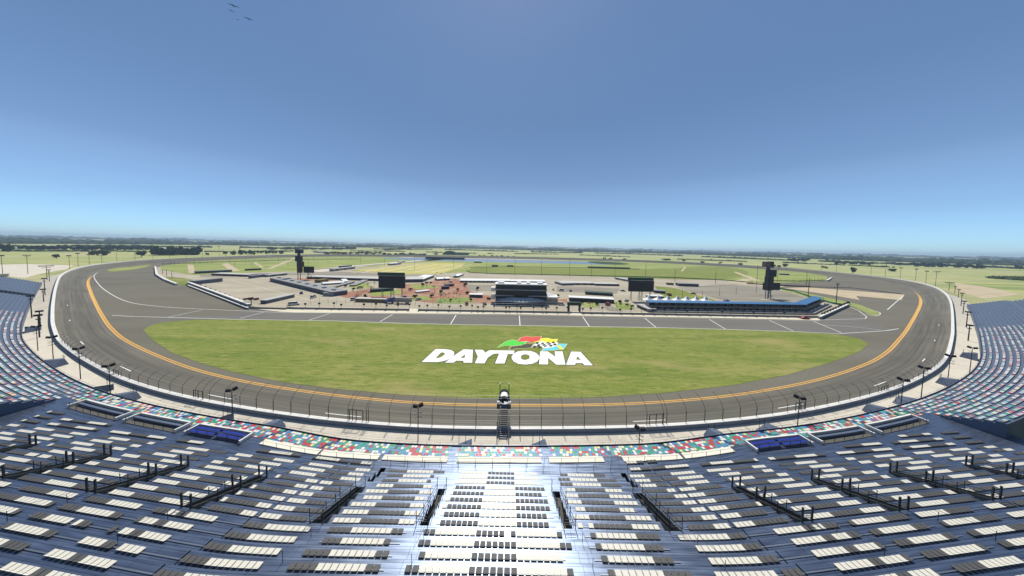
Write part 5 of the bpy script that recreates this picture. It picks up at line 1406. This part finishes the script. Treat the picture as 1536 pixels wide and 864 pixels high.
trow(0, 20, 377.5, 377.5, 2, 15, 17, 'pair at the left edge', True)
SING = [(85, 388, 7, 10, 'lone round bush on the pale field at the left'), (212, 386, 10, 16, 'wide tree beyond the left bend poles'), (338.5, 383.5, 7, 7, 'small round tree left of the clump before the pylon'),
        (311, 383, 6, 5, 'thin small tree right of the dark block of trees'), (1237, 402.5, 5, 9, 'round tree on the plain right of the right pylon'), (1279.5, 411, 11, 10, 'umbrella shaped tree beside the far right bend'),
        (1336, 407, 6, 14, 'flat wide tree among the right bend poles'), (1161, 400.5, 5, 7, 'left of three round trees behind the right pylon'), (1168.5, 401.5, 5, 7, 'middle of three round trees behind the right pylon'),
        (1179, 401.5, 6.5, 10, 'largest of three round trees, on their right'), (1111, 398, 4.5, 7, 'round bush left of the right pylon top'), (1080, 395.5, 4, 5, 'small bush between two infield poles beyond the back straight'),
        (1054, 394.5, 4, 8, 'low bush beyond the back straight right of the right screen'), (1025, 392, 4, 6, 'bush left of the low bush beyond the back straight'), (1240, 392.5, 5, 7, 'small tree in the field beyond the right bend'),
        (907, 389, 4, 5, 'left of two bushes beyond the lake reeds'), (915, 389.5, 4, 7, 'right of two bushes beyond the lake reeds'), (936, 390, 3.5, 7, 'low bush beyond the reeds above the right screen'),
        (1000, 390.5, 3.5, 14, 'long low bush beyond the back straight'), (1530, 405, 7, 14, 'dark tree at the right edge of the plain')]
for x, y, h, w, lb in SING: tree(x, y, h, w, lb, y < 396 and x > 1200, trunk=h > 6)
trow(715, 775, 384.2, 385.4, 7, 2.6, 4, 'line of small bushes beyond the lake', False)
# dark wood on the right edge
def blob_wood(name, cx, cy, rx, ry, h, n, m_, label):
    mb = MB(); r_ = random.Random(int(cx))
    for i in range(n):
        a = r_.uniform(0, 6.28); q = math.sqrt(r_.random()); x = cx+rx*q*math.cos(a); y = cy+ry*q*math.sin(a); s = r_.uniform(2.2, 4.5); z = r_.uniform(0.1, h)*(1.1-q*0.4)
        for _ in range(3):
            P = Vector((x+r_.uniform(-s, s), y+r_.uniform(-s, s), z+r_.uniform(-.5, .5))); u_ = Vector((r_.gauss(0, 1), r_.gauss(0, 1), r_.gauss(0, .5))).normalized(); w_ = u_.orthogonal().normalized(); k = r_.uniform(0.7, 1.5)
            mb.add([P-u_*k-w_*k, P+u_*k-w_*k, P+u_*k+w_*k, P-u_*k+w_*k], [(0, 1, 2, 3)])
    return tag(mb.build(name, m_), label, 'wood', kind='stuff')
P = G(1545, 420, 0); blob_wood('scrub', P.x+10, P.y, 60, 34, 4, 1500, 'leaf1', 'dark scrub patch at the right edge')

BU = [(518, 431), (530, 436), (548, 447), (600, 432), (616, 436), (622, 447), (634, 430), (648, 446), (662, 441), (676, 452), (686, 437), (698, 430), (706, 452), (716, 436), (733, 450), (598, 451), (612, 453), (836, 446), (874, 456), (883, 455), (896, 458), (930, 456), (941, 459), (948, 462), (700, 441), (640, 426)]
BU.sort()
for i, (x, y) in enumerate(BU): tree(x, y, 4.2+(i % 3), 5+(i*5) % 4, ordn(i)+' small round tree from the left in the paddock gardens', i % 2 == 0, group='small trees in the paddock')
# palms in the fan zone
mb = MB(); mb.tube((0, 0, 0), (0.15, 0, 0.86), 0.022, 0.016, n=6); 
PT = bpy.data.meshes.new('trunk'); PT.from_pydata(mb.v, [], mb.f); PT.materials.append(M['bark'])
mb = MB(); r_ = random.Random(5)
for i in range(22):
    a = 6.28*i/22*2.4; up = r_.uniform(-0.2, 0.9); p = Vector((0.15, 0, 0.86)); d = Vector((math.cos(a), math.sin(a), up)).normalized(); sd = Vector((-math.sin(a), math.cos(a), 0))
    for k in range(4):
        q = p+d*0.075; wv = 0.045*(1-k/5)
        mb.add([p-sd*wv, p+sd*wv, q+sd*wv*.9, q-sd*wv*.9], [(0, 1, 2, 3)]); p = q; d = (d+Vector((0, 0, -0.38))).normalized()
PC = bpy.data.meshes.new('crown'); PC.from_pydata(mb.v, [], mb.f); PC.materials.append(M['palm'])
PL = [(535, 443.5, 14), (538, 441.5, 13), (542, 443, 14.5), (545, 440.5, 12), (552, 435, 12), (561, 430.5, 8), (555, 438, 9), (655, 413.5, 6), (683, 419, 7), (695, 415.5, 6), (652, 439, 12), (660, 452, 12), (665, 447, 9),
      (669, 449, 9), (673, 446, 8), (680, 446, 8), (686, 447.5, 9), (690, 450, 10), (668, 424, 8), (925, 459, 6), (931, 460, 7), (937, 461, 6), (943, 462, 6), (884, 460, 6), (889, 459, 5), (641, 434, 6)]
PL.sort()
for i, (x, y, h) in enumerate(PL):
    P = G(x, y, 0.1); w = PX(P)[2]/F; t = thing('palm_tree', ordn(i)+' palm tree from the left among the paddock palms', 'palm tree', tuple(P), (i*1.3) % 6.28, 'palms in the paddock')
    for nm, me in (('trunk', PT), ('crown', PC)):
        c = link(nm, me, t); c.scale = (h*w,)*3

# far woods in rings, hedges on the plain
def woods(name, Rr, a0, a1, step, h, label, seed, gap=0.0, m_='leaf3'):
    r_ = random.Random(seed); mb = MB(); a = a0
    while a < a1:
        nz = math.sin(a*23+seed)+math.sin(a*57+seed*2)*0.7
        if nz > -2+gap*2.2:
            rr = Rr*(1+0.05*math.sin(a*9+seed)+r_.uniform(-0.012, 0.012)); x = rr*math.sin(a); y = rr*math.cos(a)
            hh = h*r_.uniform(0.6, 1.15)*(1+0.18*math.sin(a*41+seed)); s = h*r_.uniform(0.8, 1.6)
            for k in range(3):
                n = 7; ox, oy = r_.uniform(-s, s), r_.uniform(-s, s); vs = []; s2 = s*r_.uniform(0.5, 0.9); h2 = hh*r_.uniform(0.65, 1)
                for ring_z, kr in ((0, 0.8), (0.35, 1.0), (0.75, 0.72)):
                    for q in range(n):
                        t_ = 6.283*q/n; j = r_.uniform(0.75, 1.2); vs.append((x+ox+math.cos(t_)*s2*kr*j, y+oy+math.sin(t_)*s2*kr*j, h2*ring_z*r_.uniform(0.85, 1.15)))
                vs.append((x+ox, y+oy, h2)); fs = []
                for rg in range(2):
                    for q in range(n): fs.append((rg*n+q, rg*n+(q+1) % n, (rg+1)*n+(q+1) % n, (rg+1)*n+q))
                for q in range(n): fs.append((2*n+q, 2*n+(q+1) % n, 3*n))
                mb.add(vs, fs)
        a += step/Rr
    return tag(mb.build(name, m_), label, 'woods', kind='stuff')
woods('far_woods', 8300, -1.3, 1.3, 30, 43, 'hazy blue tree line on the horizon', 1)
woods('far_woods', 3700, -1.3, 1.3, 14, 26, 'blue grey belt of woods before the horizon', 2, 0.0)
woods('far_woods', 2650, -1.3, 1.3, 11, 20, 'broken belt of woods across the plain', 3, 0.1)
woods('hedgerow', 1900, -1.2, 1.2, 9, 9, 'broken hedgerow line across the middle plain', 4, 0.55, 'leaf2')
woods('hedgerow', 1350, -1.1, 1.15, 7, 5, 'sparse hedgerow line beyond the circuit', 6, 0.8, 'leaf1')
def far_block(x, wpx, h, Rr, label):
    d = Vector(((x-768)/F, 1, 0)).normalized()*Rr; w = wpx*(d.y)/F
    t = thing('distant_building', label, 'building', (d.x, d.y, -0.05), -math.atan2(d.x, d.y)*1.0, 'blocks on the horizon')
    MB().box(-w/2, w/2, 0, 30, 0, h).build('wall', 'wallgrey', t); MB().box(-w*0.52, w*0.52, -1, 31, h, h+1.5).build('roof', 'roofgrey', t)
    for s in (-0.25, 0.2): MB().box(w*s-w*.06, w*s+w*.06, 5, 20, h+1.5, h+5).build('roof_plant', 'wallgrey', t)
far_block(208, 16, 34, 3900, 'wide hotel block on the left horizon')
far_block(892, 3, 40, 5200, 'left one of two small towers on the middle horizon')
far_block(902, 3, 40, 5200, 'right one of two small towers on the middle horizon')
far_block(1222, 16, 34, 3900, 'wide block on the right horizon')

# ------------------------------------------------------------------ birds
def bird(x, y, dist, label, s=1.0):
    d = (Fv+Ri*((x-768)/F)+Ui*((390-y)/F)).normalized(); P = CAMP+d*dist
    t = thing('bird', label, 'bird', tuple(P), 0.6, 'birds in the upper left sky')
    mb = MB(); mb.tube((0, -0.22*s, 0), (0, 0.0, 0.02), 0.02*s, 0.06*s, n=6); mb.tube((0, 0.0, 0.02), (0, 0.2*s, 0.03), 0.06*s, 0.03*s, n=6)
    mb.tube((0, 0.2*s, 0.03), (0, 0.3*s, 0.03), 0.03*s, 0.004, n=5)
    mb.add([(0, -0.2*s, 0.0), (-0.08*s, -0.38*s, 0.0), (0.08*s, -0.38*s, 0.0), (0, -0.28*s, 0.03*s)], [(0, 1, 3), (0, 3, 2), (1, 2, 3)])
    for q in (-1, 1):
        mb.add([(0, 0.12*s, 0.05), (0, -0.06*s, 0.05), (q*0.32*s, 0.13*s, 0.16*s), (q*0.30*s, -0.05*s, 0.14*s), (q*0.7*s, -0.02*s, 0.06*s), (q*0.28*s, 0.05*s, 0.11*s)],
               [(0, 1, 3, 2), (2, 3, 4), (0, 5, 1), (2, 4, 5), (3, 5, 4)])
    mb.build('body', 'black', t)
bird(350, 9.5, 32, 'highest bird in the upper left sky', 0.5); bird(347.2, 16.8, 46, 'faint bird just below the highest one', 0.4)
bird(372.7, 29, 36, 'dark bird lower right of the pair', 0.5); bird(356.5, 29.5, 52, 'faintest bird level with the dark one', 0.33)

# ------------------------------------------------------------------ light and air
EL, AZ = R(54), R(-3)      # azimuth measured from +Y towards +X
wd = bpy.data.worlds.new('World'); SC.world = wd; wd.use_nodes = True
N = wd.node_tree.nodes; Lk = wd.node_tree.links
sky = N.new('ShaderNodeTexSky'); sky.sky_type = 'NISHITA'; sky.sun_disc = False; sky.sun_elevation = EL; sky.sun_rotation = AZ
sky.air_density = 1.0; sky.dust_density = 0.1; sky.ozone_density = 3.0; sky.altitude = 0
tc = N.new('ShaderNodeTexCoord'); sx = N.new('ShaderNodeSeparateXYZ'); Lk.new(tc.outputs['Generated'], sx.inputs[0])
cr = N.new('ShaderNodeValToRGB'); Lk.new(sx.outputs['Z'], cr.inputs['Fac'])
for i_, (p_, c_) in enumerate(((0.0, (0.36, 0.56, 0.86)), (0.03, (0.37, 0.57, 0.87)), (0.10, (0.45, 0.56, 0.74)), (0.19, (0.63, 0.68, 0.78)), (0.40, (0.67, 0.74, 0.79)), (0.66, (0.89, 0.93, 0.96)))):
    e_ = cr.color_ramp.elements[i_] if i_ < 2 else cr.color_ramp.elements.new(p_)
    if i_ < 2: e_.position = p_
    e_.color = (*c_, 1)
ml = N.new('ShaderNodeMix'); ml.data_type = 'RGBA'; ml.blend_type = 'MULTIPLY'; ml.inputs['Factor'].default_value = 1.0
Lk.new(sky.outputs[0], ml.inputs['A']); Lk.new(cr.outputs['Color'], ml.inputs['B'])
sb = N.new('ShaderNodeMapRange'); sb.inputs['From Min'].default_value = 0.0; sb.inputs['From Max'].default_value = 0.22; sb.inputs['To Min'].default_value = 1.55; sb.inputs['To Max'].default_value = 1.0
Lk.new(sx.outputs['Z'], sb.inputs['Value'])
ms = N.new('ShaderNodeVectorMath'); ms.operation = 'SCALE'; Lk.new(ml.outputs['Result'], ms.inputs[0]); Lk.new(sb.outputs[0], ms.inputs['Scale'])
xx = N.new('ShaderNodeMath'); xx.operation = 'POWER'; ab = N.new('ShaderNodeMath'); ab.operation = 'ABSOLUTE'; Lk.new(sx.outputs['X'], ab.inputs[0]); Lk.new(ab.outputs[0], xx.inputs[0]); xx.inputs[1].default_value = 2.0
mr_ = N.new('ShaderNodeMapRange'); mr_.inputs['To Min'].default_value = 0.97; mr_.inputs['To Max'].default_value = 1.42; Lk.new(xx.outputs[0], mr_.inputs['Value'])
m3 = N.new('ShaderNodeVectorMath'); m3.operation = 'SCALE'; Lk.new(ms.outputs[0], m3.inputs[0]); Lk.new(mr_.outputs[0], m3.inputs['Scale'])
Lk.new(m3.outputs[0], N['Background'].inputs['Color']); N['Background'].inputs['Strength'].default_value = 0.076
sl = bpy.data.lights.new('sun', 'SUN'); sl.energy = 3.9; sl.angle = R(0.53); sl.color = (1.0, 0.95, 0.86)
so = bpy.data.objects.new('sun', sl); COL.objects.link(so)
d = Vector((math.sin(AZ)*math.cos(EL), math.cos(AZ)*math.cos(EL), math.sin(EL)))
so.rotation_euler = d.to_track_quat('Z', 'Y').to_euler(); so.location = (0, 0, 200)
HAZE = True
if HAZE:
    hz = bpy.data.materials.new('haze air'); hz.use_nodes = True; nt = hz.node_tree
    for n_ in list(nt.nodes):
        if n_.type != 'OUTPUT_MATERIAL': nt.nodes.remove(n_)
    pv = nt.nodes.new('ShaderNodeVolumePrincipled'); pv.inputs['Density'].default_value = 0.00013; pv.inputs['Color'].default_value = (0.66, 0.84, 1.0, 1); pv.inputs['Anisotropy'].default_value = 0.45
    outn = [n_ for n_ in nt.nodes if n_.type == 'OUTPUT_MATERIAL'][0]; nt.links.new(pv.outputs[0], outn.inputs['Volume'])
    o = MB().box(-9600, 9600, -9300, 9900, -1.1, 82).build('haze', hz); tag(o, kind='stuff')
SC.view_settings.view_transform = 'Standard'; SC.view_settings.look = 'None'; SC.view_settings.gamma = 1; SC.view_settings.exposure = 0.35
SC.render.resolution_x = 1024; SC.render.resolution_y = 576
SC.cycles.max_bounces = 5; SC.cycles.volume_bounces = 0; SC.cycles.transparent_max_bounces = 4
SC.cycles.use_denoising = True
